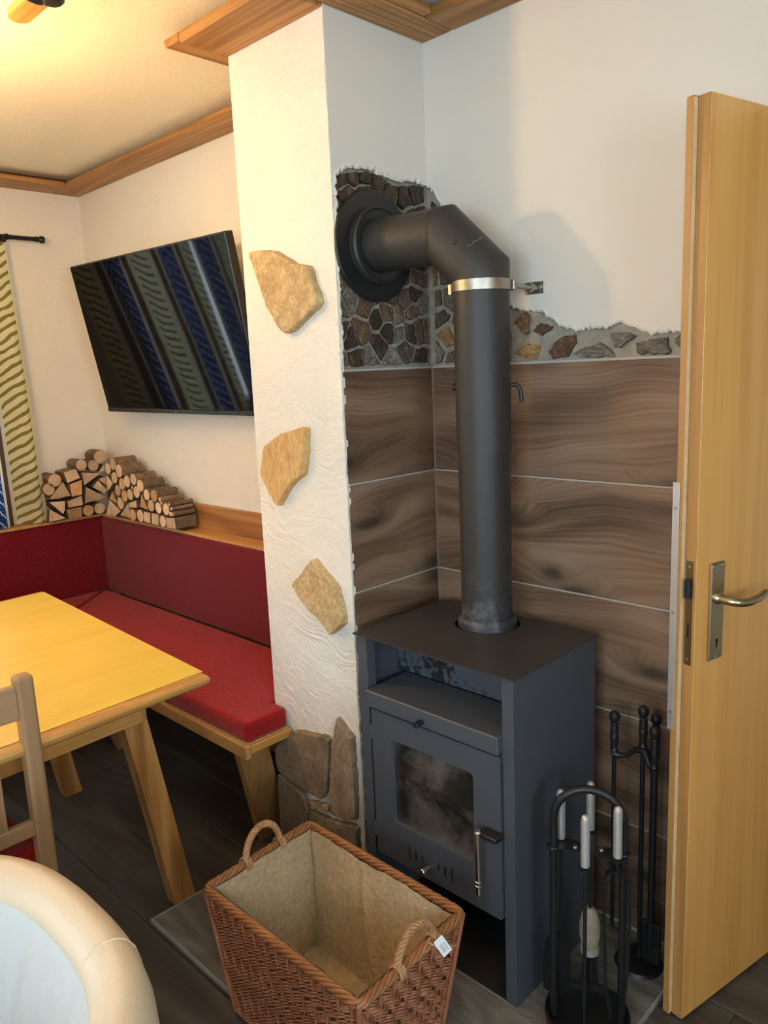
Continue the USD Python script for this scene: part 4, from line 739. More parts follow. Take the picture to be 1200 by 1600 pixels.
for k in range(5):                                # plaited border of overlapping rods
    P, Nn = ring_path(1.0); n = len(P); s = np.arange(n+1)*0.0065; ph = 2*math.pi*s/0.11+k*2*math.pi/5
    P, Nn = np.vstack([P, P[:1]]), np.vstack([Nn, Nn[:1]])
    rim.append(tube(np.c_[P+Nn*(0.0065*np.cos(ph))[:, None], RZ-0.006+0.0085*np.sin(ph)*0.9], 0.0046, 7, cap=False))
bk.part('plaited_rim', trimesh.util.concatenate(rim), M['wicker_rim'], smooth=True, kind='stuff')
foot = []
for k in range(3):
    P, Nn = ring_path(0.0); n = len(P); s = np.arange(n+1)*0.0065; ph = 2*math.pi*s/0.03+k*2*math.pi/3; P, Nn = np.vstack([P, P[:1]]), np.vstack([Nn, Nn[:1]])
    foot.append(tube(np.c_[P+Nn*(0.003+0.004*np.cos(ph))[:, None], hz+0.0085+0.004*np.sin(ph)], 0.0038, 6, cap=False))
bk.part('base_border', trimesh.util.concatenate(foot), M['wicker'], smooth=True, kind='stuff')
def rope_handle(p0, p1, hgt, lean):
    p0, p1 = np.array(p0, float), np.array(p1, float); mid = (p0+p1)/2; ax = (p1-p0)/2; out = []
    t = np.linspace(-0.10*math.pi, 1.10*math.pi, 70); C = [mid-ax*math.cos(a)+np.array([0, 0, hgt])*max(-0.3, math.sin(a))+np.array(lean)*max(0, math.sin(a)) for a in t]; C = np.array(C)
    T = np.gradient(C, axis=0); T /= np.linalg.norm(T, axis=1, keepdims=True); sd = np.cross(ax/np.linalg.norm(ax), [0, 0, 1])
    for k in range(4):
        ph = np.linspace(0, 2*math.pi*5.5, len(t))+k*2*math.pi/4
        out.append(tube([c+0.0052*(math.cos(a)*sd+math.sin(a)*np.cross(tt, sd)) for c, a, tt in zip(C, ph, T)], 0.0040, 7))
    # wraps where the rope is tied over the rim
    for p in (p0, p1):
        for o in (-0.006, 0.0, 0.006): out.append(torus(p+ax/np.linalg.norm(ax)*o+np.array([0, 0, -0.006]), 0.016, 0.0034, 20, 6, ax/np.linalg.norm(ax)))
    return trimesh.util.concatenate(out)
HLm = (TC[0]+TC[3])/2; HRm = (TC[1]+TC[2])/2; dl = (TC[3]-TC[0])/np.linalg.norm(TC[3]-TC[0])
bk.part('rope_handle', rope_handle((*(HLm+dl*-0.045), RZ), (*(HLm+dl*0.062), RZ), 0.070, (0.0, 0, 0)), M['wicker_handle'], smooth=True)
bk.part('rope_handle', rope_handle((*(HRm+dl*-0.052), RZ), (*(HRm+dl*0.062), RZ), 0.060, (0.0, 0, 0)), M['wicker_handle'], smooth=True)
# hessian lining
def lining():
    V = []; F = []; nz_ = 16
    base = []
    for j in range(nz_):
        h = j/(nz_-1); P, Nn = ring_path(0.06+0.92*h, 0.013, 0.008)
        base.append((P, Nn, 0.035+h*(RZ-0.040)))
    n = min(len(b[0]) for b in base)
    for P, Nn, z in base:
        idx = np.linspace(0, len(P)-1e-6, n, endpoint=False).astype(int); P, Nn = P[idx], Nn[idx]
        s = np.arange(n)/n*2*math.pi; q = (P[:, 0]-(0.235+0.10*(1-z/RZ)**1.5)); w = 0.003*np.sin(9*s+z*12)*(0.4+0.6*np.sin(3*s+1)**2)+0.0015*np.sin(23*s-z*30)+(P[:, 1] > -0.64)*(0.024*np.exp(-np.maximum(q, 0)/0.05)*(q > 0)*min(1, 1.25-z/RZ))
        V.append(np.c_[P-Nn*np.abs(w)[:, None], np.full(n, z)+0.003*np.sin(7*s)*(z > 0.3)])
    V = np.vstack(V)
    for j in range(nz_-1):
        for i in range(n): a, b = j*n+i, j*n+(i+1) % n; F += [(a, b+n, b), (a, a+n, b+n)]
    return trimesh.Trimesh(V, F, process=False), V[:n]
lm, lb = lining()
bk.part('side_lining', lm, M['burlap'], smooth=True)
lbp = Polygon(lb[:, :2]).buffer(0.006)
bk.part('base_lining', subdiv_noise(xf(extrude(lbp, 0.006), np.eye(3), (0, 0, 0.030)), 0.04, 0.006, 8), M['burlap'], smooth=True)
def staple(p, q): return tube([p, q], 0.0010, 5)
for a, b in (((0.24, -0.5925), (0.262, -0.5925)), ((0.40, -0.5925), (0.425, -0.5925)), ((0.505, -0.5925), (0.525, -0.5925))): bk.part('staple', staple((*a, RZ-0.017), (*b, RZ-0.019)), M['paper'])
bk.part('staple', staple((0.036, -0.62, RZ-0.015), (0.036, -0.64, RZ-0.015)), M['paper'])
bk.part('lint', trimesh.creation.icosphere(1, 0.0022).apply_translation((0.445, -0.594, RZ-0.03)), M['paper'])
# price tag on the right handle
tg0 = np.array([0.559, -0.690, RZ-0.006]); tu = np.array([0.25, 0.80, 0.42]); tu /= np.linalg.norm(tu); tn = np.array([0.92, -0.34, 0.30]); tn -= tu*(tn@tu); tn /= np.linalg.norm(tn); tv = np.cross(tn, tu)
TA = np.array([tu, tv, tn]).T
tg = Thing('price_tag', tuple(tg0), 'small white barcode tag tied to the right handle of the basket', 'tag')
tg.part('card', xf(cbox((0, -0.028, 0), (0.023, 0.012, 0.0008), 0.0002), TA, tg0), M['paper'])
bars = [xf(cbox((0.005, -0.020+0.0016*i, 0.0008), (0.014, -0.020+0.0016*i+0.0004+0.0005*(i*7 % 3 == 0), 0.00095), 0.00002), TA, tg0) for i in range(12)]
bars += [xf(cbox((0.0165, -0.021+0.0024*i, 0.0008), (0.0185, -0.0195+0.0024*i, 0.00095), 0.00002), TA, tg0) for i in range(8)]
tg.part('barcode', trimesh.util.concatenate(bars), M['ink'])
tg.part('string', tube([tg0+TA@np.array([0.002, -0.004, 0.001]), tg0+np.array([-0.012, -0.012, 0.012]), np.array([*(HRm+dl*0.05), RZ+0.005])], 0.0007, 5), M['paper'])

# ================================================================== CORNER BENCH
cb = Thing('corner_bench', (-1.2, -0.25, 0), 'pine corner bench with dark red upholstered seat and back', 'bench')
SZ = 0.498
cb.part('seat_board', join(cbox((XW+0.005, -0.520, 0.408), (-PW-0.003, YB-0.003, 0.436), 0.003), cbox((-PW-0.004, -0.520, 0.408), (-0.318, -PD-0.003, 0.436), 0.003)), M['pine_board'])
cb.part('front_rail', cbox((-1.62, -0.538, 0.394), (-0.306, -0.5205, 0.438), 0.003), M['pine_board'])
cb.part('end_cap', cbox((-0.3175, -0.5200, 0.408), (-0.304, -PD-0.006, 0.436), 0.003), M['pine_edge'])
cb.part('window_seat_board', cbox((XW+0.005, -2.2, 0.408), (-1.665, -0.5205, 0.436), 0.003), M['pine_edge'])
# cushions: pillowy slabs with rounded edges
def cushion(poly, z0, z1, r=0.018):
    outer = poly.buffer(-r); parts = []
    V = []; prof = [(0.0, z0), (r*0.6, z0), (r, z0+r*0.5), (r, z1-r), (r*0.9, z1-r*0.45), (r*0.6, z1-r*0.12), (0.0, z1)]
    m = m3.Manifold()
    lay = [(extrude(outer.buffer(max(o, 0.0001), 6), 0.0005).translate([0, 0, z])) for o, z in prof]
    for a, b in zip(lay[:-1], lay[1:]):
        m = m + m3.Manifold.batch_hull([a, b])
    return m
cb.part('seat_cushion', cushion(Polygon([(-1.74, -0.52), (-0.3945, -0.52), (-0.3945, -0.066), (-2.145, -0.066)]), 0.4365, SZ)+cushion(sbox(-0.50, -0.52, -0.322, -PD-0.004), 0.4365, SZ), M['red'], smooth=35)
cb.part('window_cushion', cushion(Polygon([(-2.15, -0.072), (-1.748, -0.525), (-1.748, -2.15), (-2.15, -2.15)]), 0.4365, SZ), M['red'], smooth=35)
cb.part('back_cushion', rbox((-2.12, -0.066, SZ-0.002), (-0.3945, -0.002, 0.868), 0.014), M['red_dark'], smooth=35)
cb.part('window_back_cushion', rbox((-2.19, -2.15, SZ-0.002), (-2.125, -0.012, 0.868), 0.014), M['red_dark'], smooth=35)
cb.part('back_ledge', join(cbox((XW+0.002, -0.058, 0.8685), (-PW-0.002, YB-0.0225, 0.8815), 0.002), cbox((XW+0.002, -2.2, 0.8685), (-2.118, -0.0585, 0.8815), 0.002)), M['pine_board'])
cb.part('back_panel', join(cbox((-2.12, 0.0, 0.0), (-PW-0.004, 0.020, 0.868), 0.001), cbox((-2.2095, -2.2, 0.0), (-2.192, -0.001, 0.868), 0.001)), M['pine_leg_dark'])
# splayed end leg
legp = [(-0.43, -0.500, 0.408), (-0.33, -0.500, 0.408)]
def leg8(top, bot): return trimesh.convex.convex_hull(np.array(list(top)+list(bot)))
def rectc(cx, cy, z, wx, wy): return [(cx+sx*wx/2, cy+sy*wy/2, z) for sx in (-1, 1) for sy in (-1, 1)]
cb.part('leg', leg8(rectc(-0.405, -0.460, 0.408, 0.030, 0.11), rectc(-0.475, -0.345, 0.0, 0.030, 0.11)), M['pine_leg_dark'])
cb.part('leg', leg8(rectc(-1.45, -0.47, 0.408, 0.030, 0.11), rectc(-1.45, -0.36, 0.0, 0.030, 0.11)), M['pine_leg_dark'])
cb.part('leg', leg8(rectc(-1.72, -1.9, 0.408, 0.11, 0.03), rectc(-1.83, -1.9, 0.0, 0.11, 0.03)), M['pine_leg_dark'])

# ================================================================== LOG SLICES ON THE LEDGE
LZ = 0.8815
Lr = [(-0.04, 1.161, 0.034), (-0.14, 1.132, 0.028), (-0.081, 1.123, 0.028), (-0.274, 1.076, 0.032), (-0.131, 0.91, 0.028), (-0.073, 0.912, 0.029), (-0.306, 1.038, 0.029)]
Lp = [[(-0.062, 1.089), (-0.026, 1.129), (-0.024, 1.084)], [(-0.231, 1.108), (-0.168, 1.12), (-0.15, 1.07), (-0.216, 1.053)], [(-0.209, 1.05), (-0.144, 1.064), (-0.15, 0.989), (-0.204, 0.986)], [(-0.315, 0.988), (-0.237, 1.069), (-0.204, 0.991)], [(-0.316, 0.981), (-0.235, 0.975), (-0.241, 0.93), (-0.253, 0.909)], [(-0.314, 0.948), (-0.236, 0.889), (-0.325, 0.884)], [(-0.229, 0.971), (-0.153, 0.989), (-0.152, 0.939), (-0.227, 0.936)], [(-0.236, 0.93), (-0.16, 0.934), (-0.163, 0.878), (-0.23, 0.88)], [(-0.144, 1.099), (-0.042, 1.083), (-0.138, 1.03)], [(-0.066, 1.052), (-0.023, 1.067), (-0.022, 1.009)], [(-0.099, 1.019), (-0.066, 1.052), (-0.023, 0.995), (-0.043, 0.977)], [(-0.131, 1.029), (-0.027, 0.958), (-0.145, 0.945)]]
Rr = [(-1.859, 1.157, 0.03), (-1.808, 1.128, 0.031), (-1.914, 1.133, 0.028), (-1.858, 1.094, 0.028), (-1.791, 1.07, 0.028), (-1.74, 1.085, 0.029), (-1.68, 1.098, 0.027), (-1.623, 1.074, 0.029), (-1.838, 1.037, 0.027), (-1.777, 1.015, 0.028), (-1.723, 1.026, 0.027), (-1.663, 1.043, 0.028), (-1.699, 1.06, 0.009), (-1.574, 1.038, 0.026), (-1.512, 1.038, 0.028), (-1.825, 0.977, 0.029), (-1.545, 0.992, 0.027), (-1.483, 0.988, 0.026), (-1.421, 0.988, 0.027), (-1.72, 0.933, 0.029), (-1.649, 0.937, 0.03), (-1.457, 0.932, 0.027), (-1.466, 1.026, 0.011), (-1.454, 1.012, 0.009), (-1.392, 1.011, 0.01), (-1.376, 0.995, 0.008), (-1.388, 0.972, 0.011), (-1.371, 0.972, 0.011)]
Rp = [[(-1.935, 1.104), (-1.875, 1.066), (-1.945, 1.018)], [(-1.894, 1.029), (-1.856, 0.97), (-1.934, 0.989)], [(-1.938, 0.989), (-1.826, 0.94), (-1.894, 0.907), (-1.942, 0.909)], [(-1.985, 0.908), (-1.932, 0.983), (-1.935, 0.91)], [(-1.75, 0.989), (-1.74, 0.913), (-1.844, 0.919)], [(-1.751, 0.986), (-1.67, 1.008), (-1.672, 0.968), (-1.743, 0.964)], [(-1.622, 1.04), (-1.568, 0.968), (-1.645, 0.976)], [(-1.614, 0.962), (-1.555, 0.96), (-1.565, 0.907), (-1.623, 0.913)], [(-1.547, 0.961), (-1.486, 0.961), (-1.494, 0.908), (-1.557, 0.909)], [(-1.432, 0.954), (-1.357, 0.959), (-1.352, 0.908), (-1.427, 0.907)]]
def log_mesh(poly, depth, seed, face):
    rg = np.random.default_rng(seed); ex = np.array(poly.exterior.coords)[:-1]
    if not poly.exterior.is_ccw: ex = ex[::-1]
    side = extrude(Polygon(ex), depth); side = tri(side)
    c = extrude(Polygon(ex).buffer(-0.0012), 0.0012)
    return side, xf(c, np.eye(3), (0, 0, depth))
def build_logs(rounds, polys, face, base, depth, wall_word, zshift):
    items = []
    for (u, z, r) in rounds:
        rg = np.random.default_rng(int(1000+u*1000 % 997+z*100)); a = np.linspace(0, 2*math.pi, 18, endpoint=False); rr = r*0.97*(1+rg.normal(0, 0.02, 18)); items.append(('round' if r > 0.02 else 'thin round', Polygon(np.c_[u+rr*np.cos(a), z+rr*np.sin(a)])))
    for q in polys:
        p = Polygon(q).buffer(0); p = p.buffer(-0.004).buffer(0.0025, 3); items.append(('split wedge' if len(q) == 3 else 'squared', p))
    info = []
    for kind, p in items:
        p = Polygon([(a, b+zshift) for a, b in p.exterior.coords])
        if p.bounds[1] < LZ+0.0005:
            p = Polygon([(a, b+LZ+0.0005-p.bounds[1]) for a, b in p.exterior.coords])
        info.append((kind, p))
    layers = ['bottom', 'second', 'third', 'fourth', 'fifth', 'top']
    key = [(min(5, int((p.centroid.y-LZ)/0.050)), p.centroid.x) for _, p in info]
    ordn = ['first', 'second', 'third', 'fourth', 'fifth', 'sixth', 'seventh', 'eighth', 'ninth', 'tenth', 'eleventh', 'twelfth']
    for i, (kind, p) in enumerate(info):
        same = sorted(x for l, x in key if l == key[i][0]); o = same.index(key[i][1])
        c = p.centroid; d = depth*(1+0.06*math.sin(i*2.7))
        loc = (base, c.x, p.bounds[1]) if face == 'x' else (c.x, base, p.bounds[1])
        t = Thing('firewood_log', loc, f'{kind} log, {ordn[o]} from left in {layers[key[i][0]]} layer, {wall_word}', 'firewood log', 'firewood stacked on the bench ledge')
        s, cface = log_mesh(p, d, i, face)
        if face == 'x': A, off = FACE_PX, (base-d, 0, 0)
        else: A, off = FACE_NY, (0, base+d, 0)
        t.part('bark', xf(s, A, off), M['bark'], smooth=30); t.part('cut_face', xf(cface, A, off), M['cut_b' if i % 5 == 4 else 'cut'])
build_logs(Lr, Lp, 'x', -2.098, 0.100, 'firewood stack beside the curtain', 0.0)
build_logs(Rr, Rp, 'y', -0.098, 0.105, 'firewood stack under the television', -0.012)

# ================================================================== TELEVISION
tl, tr_, brr, bl = [np.array(p) for p in ((-1.868, -0.196, 2.007), (-0.759, -0.161, 1.994), (-0.770, -0.047, 1.371), (-1.879, -0.081, 1.383))]
tc = (tl+tr_+brr+bl)/4; tux = (tr_-tl)/np.linalg.norm(tr_-tl); tuz = (tl-bl)/np.linalg.norm(tl-bl); tuz -= tux*(tuz@tux); tuz /= np.linalg.norm(tuz); tun = np.cross(tux, tuz)
TVA = np.array([tux, tuz, tun]).T; TW, TH2 = np.linalg.norm(tr_-tl)/2, np.linalg.norm(tl-bl)/2
if tun[1] > 0: raise SystemExit('tv normal')
tv_ = Thing('television', tuple(tc), 'large black flat television tilted on the wall above the bench', 'television')
tvb = lambda lo, hi, ch=0.003: xf(cbox(lo, hi, ch), TVA, tc)
tv_.part('body', tvb((-TW, -TH2, -0.040), (TW, TH2, -0.002), 0.004), M['tv_black'])
tv_.part('screen', tvb((-TW+0.006, -TH2+0.018, -0.003), (TW-0.006, TH2-0.006, 0.0), 0.001), M['tv_screen'])
tv_.part('lower_bezel', tvb((-TW+0.001, -TH2, -0.003), (TW-0.001, -TH2+0.0175, 0.001), 0.001), M['tv_black'])
tv_.part('logo', tvb((-0.006, -TH2+0.007, 0.001), (0.006, -TH2+0.011, 0.0014), 0.0003), M['zinc'])
tv_.part('wall_mount', join(tvb((-0.2, -0.22, -0.055), (-0.16, 0.22, -0.041)), tvb((0.16, -0.22, -0.055), (0.2, 0.22, -0.041)), cbox((tc[0]-0.15, tc[1]+0.035, tc[2]-0.06), (tc[0]+0.15, YB, tc[2]+0.0), 0.003)), M['black'])

# ================================================================== CURTAIN AND ROD
rod = Thing('curtain_rod', (XW+0.08, -1.25, 2.157), 'black metal curtain rod with ball end over the window', 'curtain rod')
rod.part('pole', cyl((XW+0.08, -0.205, 2.157), (XW+0.08, -2.52, 2.157), 0.0095, 16), M['black'], smooth=40)
for y in (-0.195, -2.53): rod.part('finial', lathe([(0, -0.02), (0.012, -0.02), (0.012, -0.012), (0.008, -0.010), (0.0155, 0), (0.0165, 0.008), (0.0135, 0.017), (0, 0.021)], 20, (XW+0.08, y, 2.157), (0, 1 if y > -1 else -1, 0)), M['black'], smooth=30)
for y in (-0.335, -2.47): rod.part('bracket', join(cyl((XW, y, 2.157), (XW+0.083, y, 2.157), 0.006, 10), lathe([(0, 0), (0.02, 0), (0.02, 0.004), (0, 0.004)], 20, (XW, y, 2.157), (1, 0, 0)), cyl((XW+0.08, y, 2.157), (XW+0.08, y-0.012, 2.157), 0.0135, 16)), M['black'], smooth=30)
def curtain(y0, y1, u_start, label, seed):
    c = Thing('curtain', (XW+0.07, (y0+y1)/2, 0.885), label, 'curtain')
    nu, nv = 150, 40; V = []; CL = []; zt, zb = 2.135, 0.887
    width = abs(y1-y0); cloth = width*1.45
    for j in range(nv):
        v = j/(nv-1); z = zt+(zb-zt)*v
        for i in range(nu):
            u = i/(nu-1); flare = 1+0.10*v*(u if True else 1)
            yy = y0+(y1-y0)*u+(0.012*v if i == 0 else 0.0)+0.022*v*(1-u)
            a = 0.020+0.012*v; xx = XW+0.068+a*math.sin(u*cloth/0.155*2*math.pi*0.72+seed+0.25*math.sin(3*v+seed))*min(1, 0.25+v*1.5)
            V.append((max(XW+0.026, xx), yy, z)); CL.append((u_start+u*cloth, 0, z))
    F = []
    for j in range(nv-1):
        for i in range(nu-1): a = j*nu+i; F += [(a, a+nu, a+nu+1), (a, a+nu+1, a+1)]
    m = trimesh.Trimesh(np.array(V)-c.loc, F, process=False)
    p = usdkit.mesh(stage, numbered(c.path, 'cloth'), m, M['curtain'], smooth=True)
    pv = UsdGeom.PrimvarsAPI(p).CreatePrimvar('cloth', Sdf.ValueTypeNames.Float3Array, 'vertex'); pv.Set([Gf.Vec3f(*map(float, q)) for q in CL])
    for k in range(8):
        yk = y0+(y1-y0)*(k+0.15)/8; c.part('ring', torus((XW+0.08, yk, 2.152), 0.0125, 0.0016, 20, 6, (0, 1, 0)), M['black'])
curtain(-0.345, -1.05, 0.0, 'printed curtain of olive and blue bands, nearest the log stack', 0.4)
curtain(-1.06, -1.75, 0.22, 'printed curtain of olive and blue bands in the middle of the window', 1.9)
curtain(-1.76, -2.45, 0.05, 'printed curtain of olive and blue bands at the end away from the logs', 3.1)

# ================================================================== TABLE
ta = math.radians(-4.0); TX = np.array([math.cos(ta+math.pi), math.sin(ta+math.pi), 0]); TY = np.array([-math.sin(ta)*-1, -math.cos(ta), 0])
# table frame: origin at its corner nearest the stove; TX runs away to the left, TY towards the viewer
TX = np.array([-0.9986, 0.050, 0]); TX /= np.linalg.norm(TX); TY = np.array([0.050, -0.9986, 0]); TY /= np.linalg.norm(TY); TO = np.array([-0.218, -0.690, 0])
TAx = np.array([TX, TY, [0, 0, 1]]).T
if np.linalg.det(TAx) < 0: TAf = TAx
def tb(lo, hi, ch=0.003):
    m = xf(cbox(lo, hi, ch), TAx, TO); m.fix_normals(); return m
tt = Thing('dining_table', tuple(TO+TX*0.62+TY*0.4), 'pine dining table with a honey-yellow top and splayed legs', 'table')
TLn, TWd, TZ = 1.25, 0.82, 0.740
tt.part('tabletop', tb((0.0296, 0.005, TZ-0.0004), (TLn-0.0296, TWd-0.005, TZ+0.0016), 0.0008), M['table_top'])
def nosing(a, b, inward):
    a, b, inward = np.array(a, float), np.array(b, float), np.array(inward, float); prof = [(0.0275, -0.0005), (0.012, -0.0005), (0.004, -0.005), (0.0, -0.013), (0.002, -0.022), (0.010, -0.030), (0.022, -0.036), (0.0275, -0.038)]
    V = []; 
    for e, s in ((a, 1), (b, -1)):
        d = (b-a)/np.linalg.norm(b-a)*s
        for o, z in prof: V.append(e+inward*o+d*o+np.array([0, 0, TZ+z]))
    n = len(prof); F = []
    for i in range(n): j = (i+1) % n; F += [(i, j, n+j), (i, n+j, n+i)]
    m = trimesh.Trimesh(np.array(V), F, process=True); m = xf(m, TAx, TO); m.fix_normals(); return m
X, Y = np.array([1., 0, 0]), np.array([0, 1., 0])
for a, b, i in (((0, 0, 0), (TLn, 0, 0), Y), ((TLn, 0, 0), (TLn, TWd, 0), -X), ((TLn, TWd, 0), (0, TWd, 0), -Y), ((0, TWd, 0), (0, 0, 0), X)): tt.part('edge_moulding', nosing(a, b, i), M['pine_edge'], smooth=35)
tt.part('underside', tb((0.028, 0.028, TZ-0.034), (TLn-0.028, TWd-0.028, TZ-0.0010), 0.002), M['pine_board'])
for x in (0.145, TLn-0.165): tt.part('apron', tb((x, 0.14, 0.610), (x+0.022, TWd-0.14, TZ-0.0345), 0.002), M['pine_edge'])
for y in (0.125, TWd-0.147): tt.part('apron', tb((0.15, y, 0.610), (TLn-0.15, y+0.022, TZ-0.0345), 0.002), M['pine_board'])
def tleg(x, y0, y1):
    pts = np.array(rectc(x, y0, TZ-0.0345, 0.055, 0.070)+rectc(x, y1, 0.0, 0.055, 0.066)); m = trimesh.convex.convex_hull(pts); m = xf(m, TAx, TO); m.fix_normals(); return m
for x in (0.197, TLn-0.197):
    tt.part('leg', tleg(x, 0.168, 0.052), M['pine_z']); tt.part('leg', tleg(x, TWd-0.168, TWd-0.052), M['pine_z'])

# ================================================================== WOODEN CHAIR
chx = -0.200
ch = Thing('dining_chair', (chx-0.2, -1.36, 0), 'light beech dining chair with red seat pad pushed under the table', 'chair')
for y in (-1.166, -1.555):
    ch.part('back_post', rbox((chx-0.020, y-0.019, 0.0), (chx+0.018, y+0.019, 0.897), 0.008, 16), M['chair_wood'], smooth=30)
for z0, z1 in ((0.800, 0.878), (0.522, 0.558)): ch.part('back_rail', cbox((chx-0.012, -1.537, z0), (chx+0.009, -1.183, z1), 0.003), M['chair_wood_y'])
for y in (-1.263, -1.36, -1.457): ch.part('slat', cbox((chx-0.007, y-0.026, 0.556), (chx+0.004, y+0.026, 0.802), 0.002), M['chair_wood'])
ch.part('seat_frame', cbox((chx-0.42, -1.545, 0.405), (chx-0.02, -1.175, 0.440), 0.004), M['chair_wood_y'])
ch.part('seat_pad', rbox((chx-0.425, -1.555, 0.4405), (chx-0.022, -1.165, 0.478), 0.016), M['red'], smooth=35)
for y in (-1.19, -1.53): ch.part('front_leg', cbox((chx-0.415, y-0.018, 0.0), (chx-0.379, y+0.018, 0.4045), 0.004), M['chair_wood'])
for y in (-1.185, -1.535): ch.part('stretcher', cbox((chx-0.38, y-0.010, 0.20), (chx-0.02, y+0.010, 0.225), 0.003), M['chair_wood_y'])
# ================================================================== CREAM TUB CHAIR
CC = np.array([0.425, -1.690, 0.0]); RO = 0.395
tc_ = Thing('tub_chair', tuple(CC), 'cream leather tub armchair in the foreground, its padded back rim in view', 'armchair')
def tub_shell(which):
    # cross-section: outer face, rounded top rim, inner face; swept round an open U
    prof = [(0.010, 0.09), (0.002, 0.25), (0.0, 0.45), (0.001, 0.64), (0.004, 0.700), (0.010, 0.726), (0.020, 0.741), (0.032, 0.748), (0.046, 0.749), (0.060, 0.743), (0.072, 0.733), (0.080, 0.722), (0.084, 0.712)]
    inn = [(0.0835, 0.713), (0.092, 0.690), (0.106, 0.655), (0.124, 0.60), (0.140, 0.54), (0.150, 0.44), (0.150, 0.30), (0.146, 0.12)]
    if which == 'inner': prof = inn
    if which == 'outer': prof = prof+[(0.088, 0.60), (0.098, 0.12)]
    angs = np.radians(np.linspace(-62, 242, 100)); V = []
    for k, a in enumerate(angs):
        ee = 1.0
        for i, (o, z) in enumerate(prof):
            drop = 0.075*max(0, (abs(a-math.pi/2)-0.9)/1.8)**1.4
            wr = 0.0
            if which == 'inner' and 0 < i < 6: wr = (0.0030*math.sin(a*31+z*6)+0.0025*math.sin(a*53-z*9))*math.sin(math.pi*i/6)
            r = RO-o-wr; zz_ = z-(drop*(z/0.72) if z > 0.3 else 0)
            sq = (abs(math.cos(a))**2.6+abs(math.sin(a))**2.6)**(-1/2.6)
            V.append(CC+np.array([math.cos(a)*r*sq*0.98, math.sin(a)*r*sq, zz_]))
    n = len(prof); F = []
    for k in range(len(angs)-1):
        for i in range(n if which == 'outer' else n-1): j = (i+1) % n; a0, b0 = k*n+i, k*n+j; F += [(a0, a0+n, b0+n), (a0, b0+n, b0)]
    for k in ((0, len(angs)-1) if which == 'outer' else ()):
        c = len(V); V.append(np.mean(V[k*n:(k+1)*n], axis=0))
        for i in range(n): j = (i+1) % n; F.append((c, k*n+i, k*n+j) if k == 0 else (c, k*n+j, k*n+i))
    m = trimesh.Trimesh(V, F, process=False); m.fix_normals() if which == 'outer' else m.invert(); return m, prof
shell, tprof = tub_shell('outer'); inner, _ = tub_shell('inner')
tc_.part('shell', shell, M['cream'], smooth=50)
tc_.part('inner_back', inner, M['cream_in'], smooth=True, label='paler gathered leather inside the back')
def tub_pt(a, o, z):
    sq = (abs(math.cos(a))**2.6+abs(math.sin(a))**2.6)**(-1/2.6); r = RO-o
    drop = 0.075*max(0, (abs(a-math.pi/2)-0.9)/1.8)**1.4
    return CC+np.array([math.cos(a)*r*sq*0.98, math.sin(a)*r*sq, z-(drop*(z/0.72) if z > 0.3 else 0)])
for sgn in (1.27, math.pi-0.45): tc_.part('seam', tube([tub_pt(sgn, o-0.0005, z+0.0006) for o, z in tprof[3:13]], 0.0016, 6), M['stitch'])
seat = [(math.cos(a)*0.262, math.sin(a)*0.262) for a in np.linspace(0, 2*math.pi, 40, endpoint=False)]
sp = Polygon(seat).union(sbox(-0.25, -0.36, 0.25, 0)).buffer(0.02).buffer(-0.02)
tc_.part('seat_cushion', xf(cushion(sp.convex_hull, 0.34, 0.455, 0.03), np.eye(3), CC), M['cream_in'], smooth=40)
tc_.part('seat_base', xf(extrude(sp.convex_hull.buffer(0.02), 0.22), np.eye(3), CC+np.array([0, 0, 0.115])), M['cream'])
for a in (0.7, math.pi-0.7, math.pi+0.9, -0.9): tc_.part('foot', cyl(CC+np.array([math.cos(a)*0.24, math.sin(a)*0.24, 0.0]), CC+np.array([math.cos(a)*0.25, math.sin(a)*0.25, 0.116]), 0.016, 14, 0.022), M['wrought'], smooth=30)

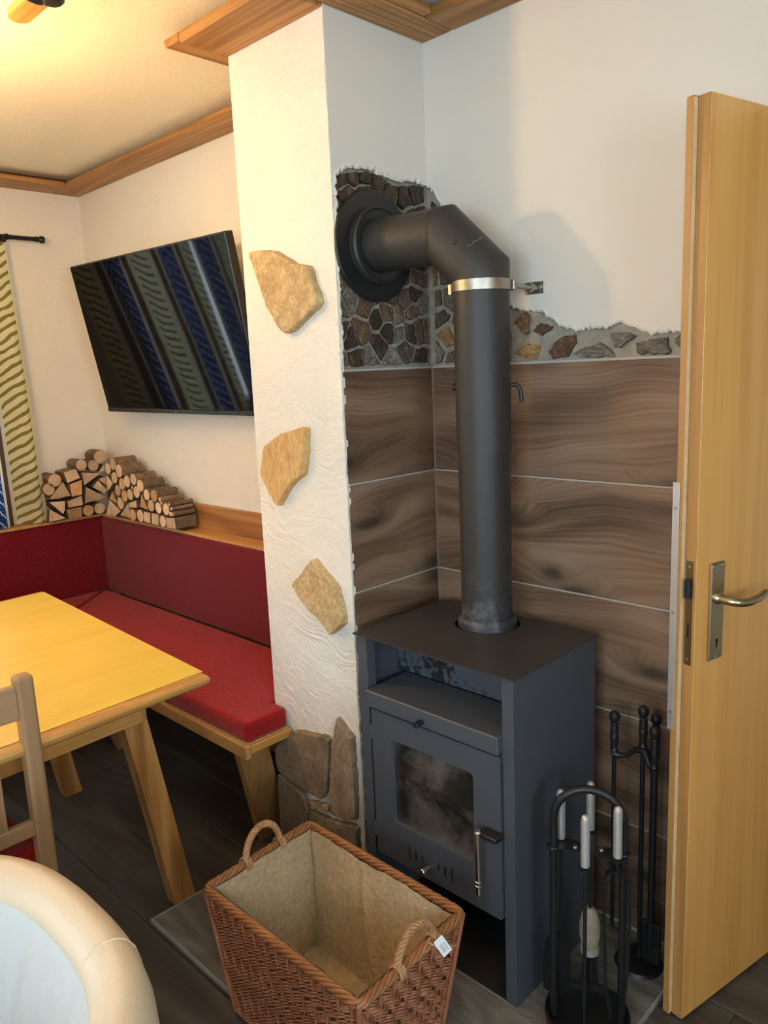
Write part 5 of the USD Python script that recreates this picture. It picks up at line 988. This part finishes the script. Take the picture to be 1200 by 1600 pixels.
# ================================================================== CEILING LAMP
lamp = Thing('ceiling_lamp', (-0.30, -0.885, ZCEIL), 'wooden-barred ceiling spotlight with black joints', 'lamp')
bar = LineString([(-0.470, -0.885), (0.02, -0.885)]).buffer(0.0255, 12).simplify(0.0005)
lamp.part('bar', xf(extrude(bar.buffer(-0.003), 0.022)+extrude(bar, 0.016).translate([0, 0, 0.003]), np.eye(3), (0, 0, 2.356)), M['lamp_wood'], smooth=30)
lamp.part('ceiling_rose', lathe([(0, 0), (0.05, 0), (0.05, 0.047), (0, 0.047)], 36, (-0.23, -0.885, 2.378)), M['black'], smooth=30)
for x in (-0.325, -0.10):
    jt = lamp.part('joint', lathe([(0, -0.012), (0.020, -0.010), (0.027, -0.004), (0.027, 0.0), (0, 0.0)], 24, (x, -0.872, 2.356)), M['black'], smooth=30)
    if x < -0.2: continue
    lamp.part('spot_arm', cyl((x, -0.872, 2.33), (x-0.02, -0.98, 2.315), 0.006, 10), M['black'], under=jt)
    lamp.part('spot_head', lathe([(0.018, -0.03), (0.030, 0.0), (0.042, 0.055), (0.040, 0.055), (0.028, 0.002), (0.016, -0.026)], 28, (x-0.02, -1.0, 2.315), (-0.25, -0.35, -0.9)), M['black'], smooth=30)
bl_ = Thing('bowl_lamp', (-0.72, -1.22, ZCEIL), 'bowl uplighter hanging from the ceiling', 'lamp')
bl_.part('bowl', lathe([(0, 0), (0.06, 0.004), (0.12, 0.03), (0.16, 0.075), (0.157, 0.077), (0.118, 0.034), (0.06, 0.008), (0, 0.004)], 40, (-0.72, -1.22, 1.90)), M['paint_white'], smooth=30)
for k in range(3): bl_.part('chain', cyl((-0.72+0.155*math.cos(k*2.094), -1.22+0.155*math.sin(k*2.094), 1.975), (-0.72, -1.22, ZCEIL), 0.0018, 6), M['black'])
sphere_light('bowl_lamp_bulb', (-0.72, -1.22, 2.045), 0.05, LAMP_A, WARM)
pd = Thing('pendant_lamp', (-0.98, -1.25, ZCEIL), 'pendant lamp with opal globe over the table', 'lamp')
pd.part('cable', cyl((-0.98, -1.25, 1.72), (-0.98, -1.25, ZCEIL), 0.003, 8), M['black'])
pd.part('shade', lathe([(0.03, 0.12), (0.10, 0.09), (0.16, 0.0), (0.158, 0.0), (0.098, 0.086), (0.03, 0.116)], 40, (-0.98, -1.25, 1.62)), M['lamp_wood'], smooth=30)
sphere_light('pendant_bulb', (-0.98, -1.25, 1.665), 0.045, LAMP_B, WARM)
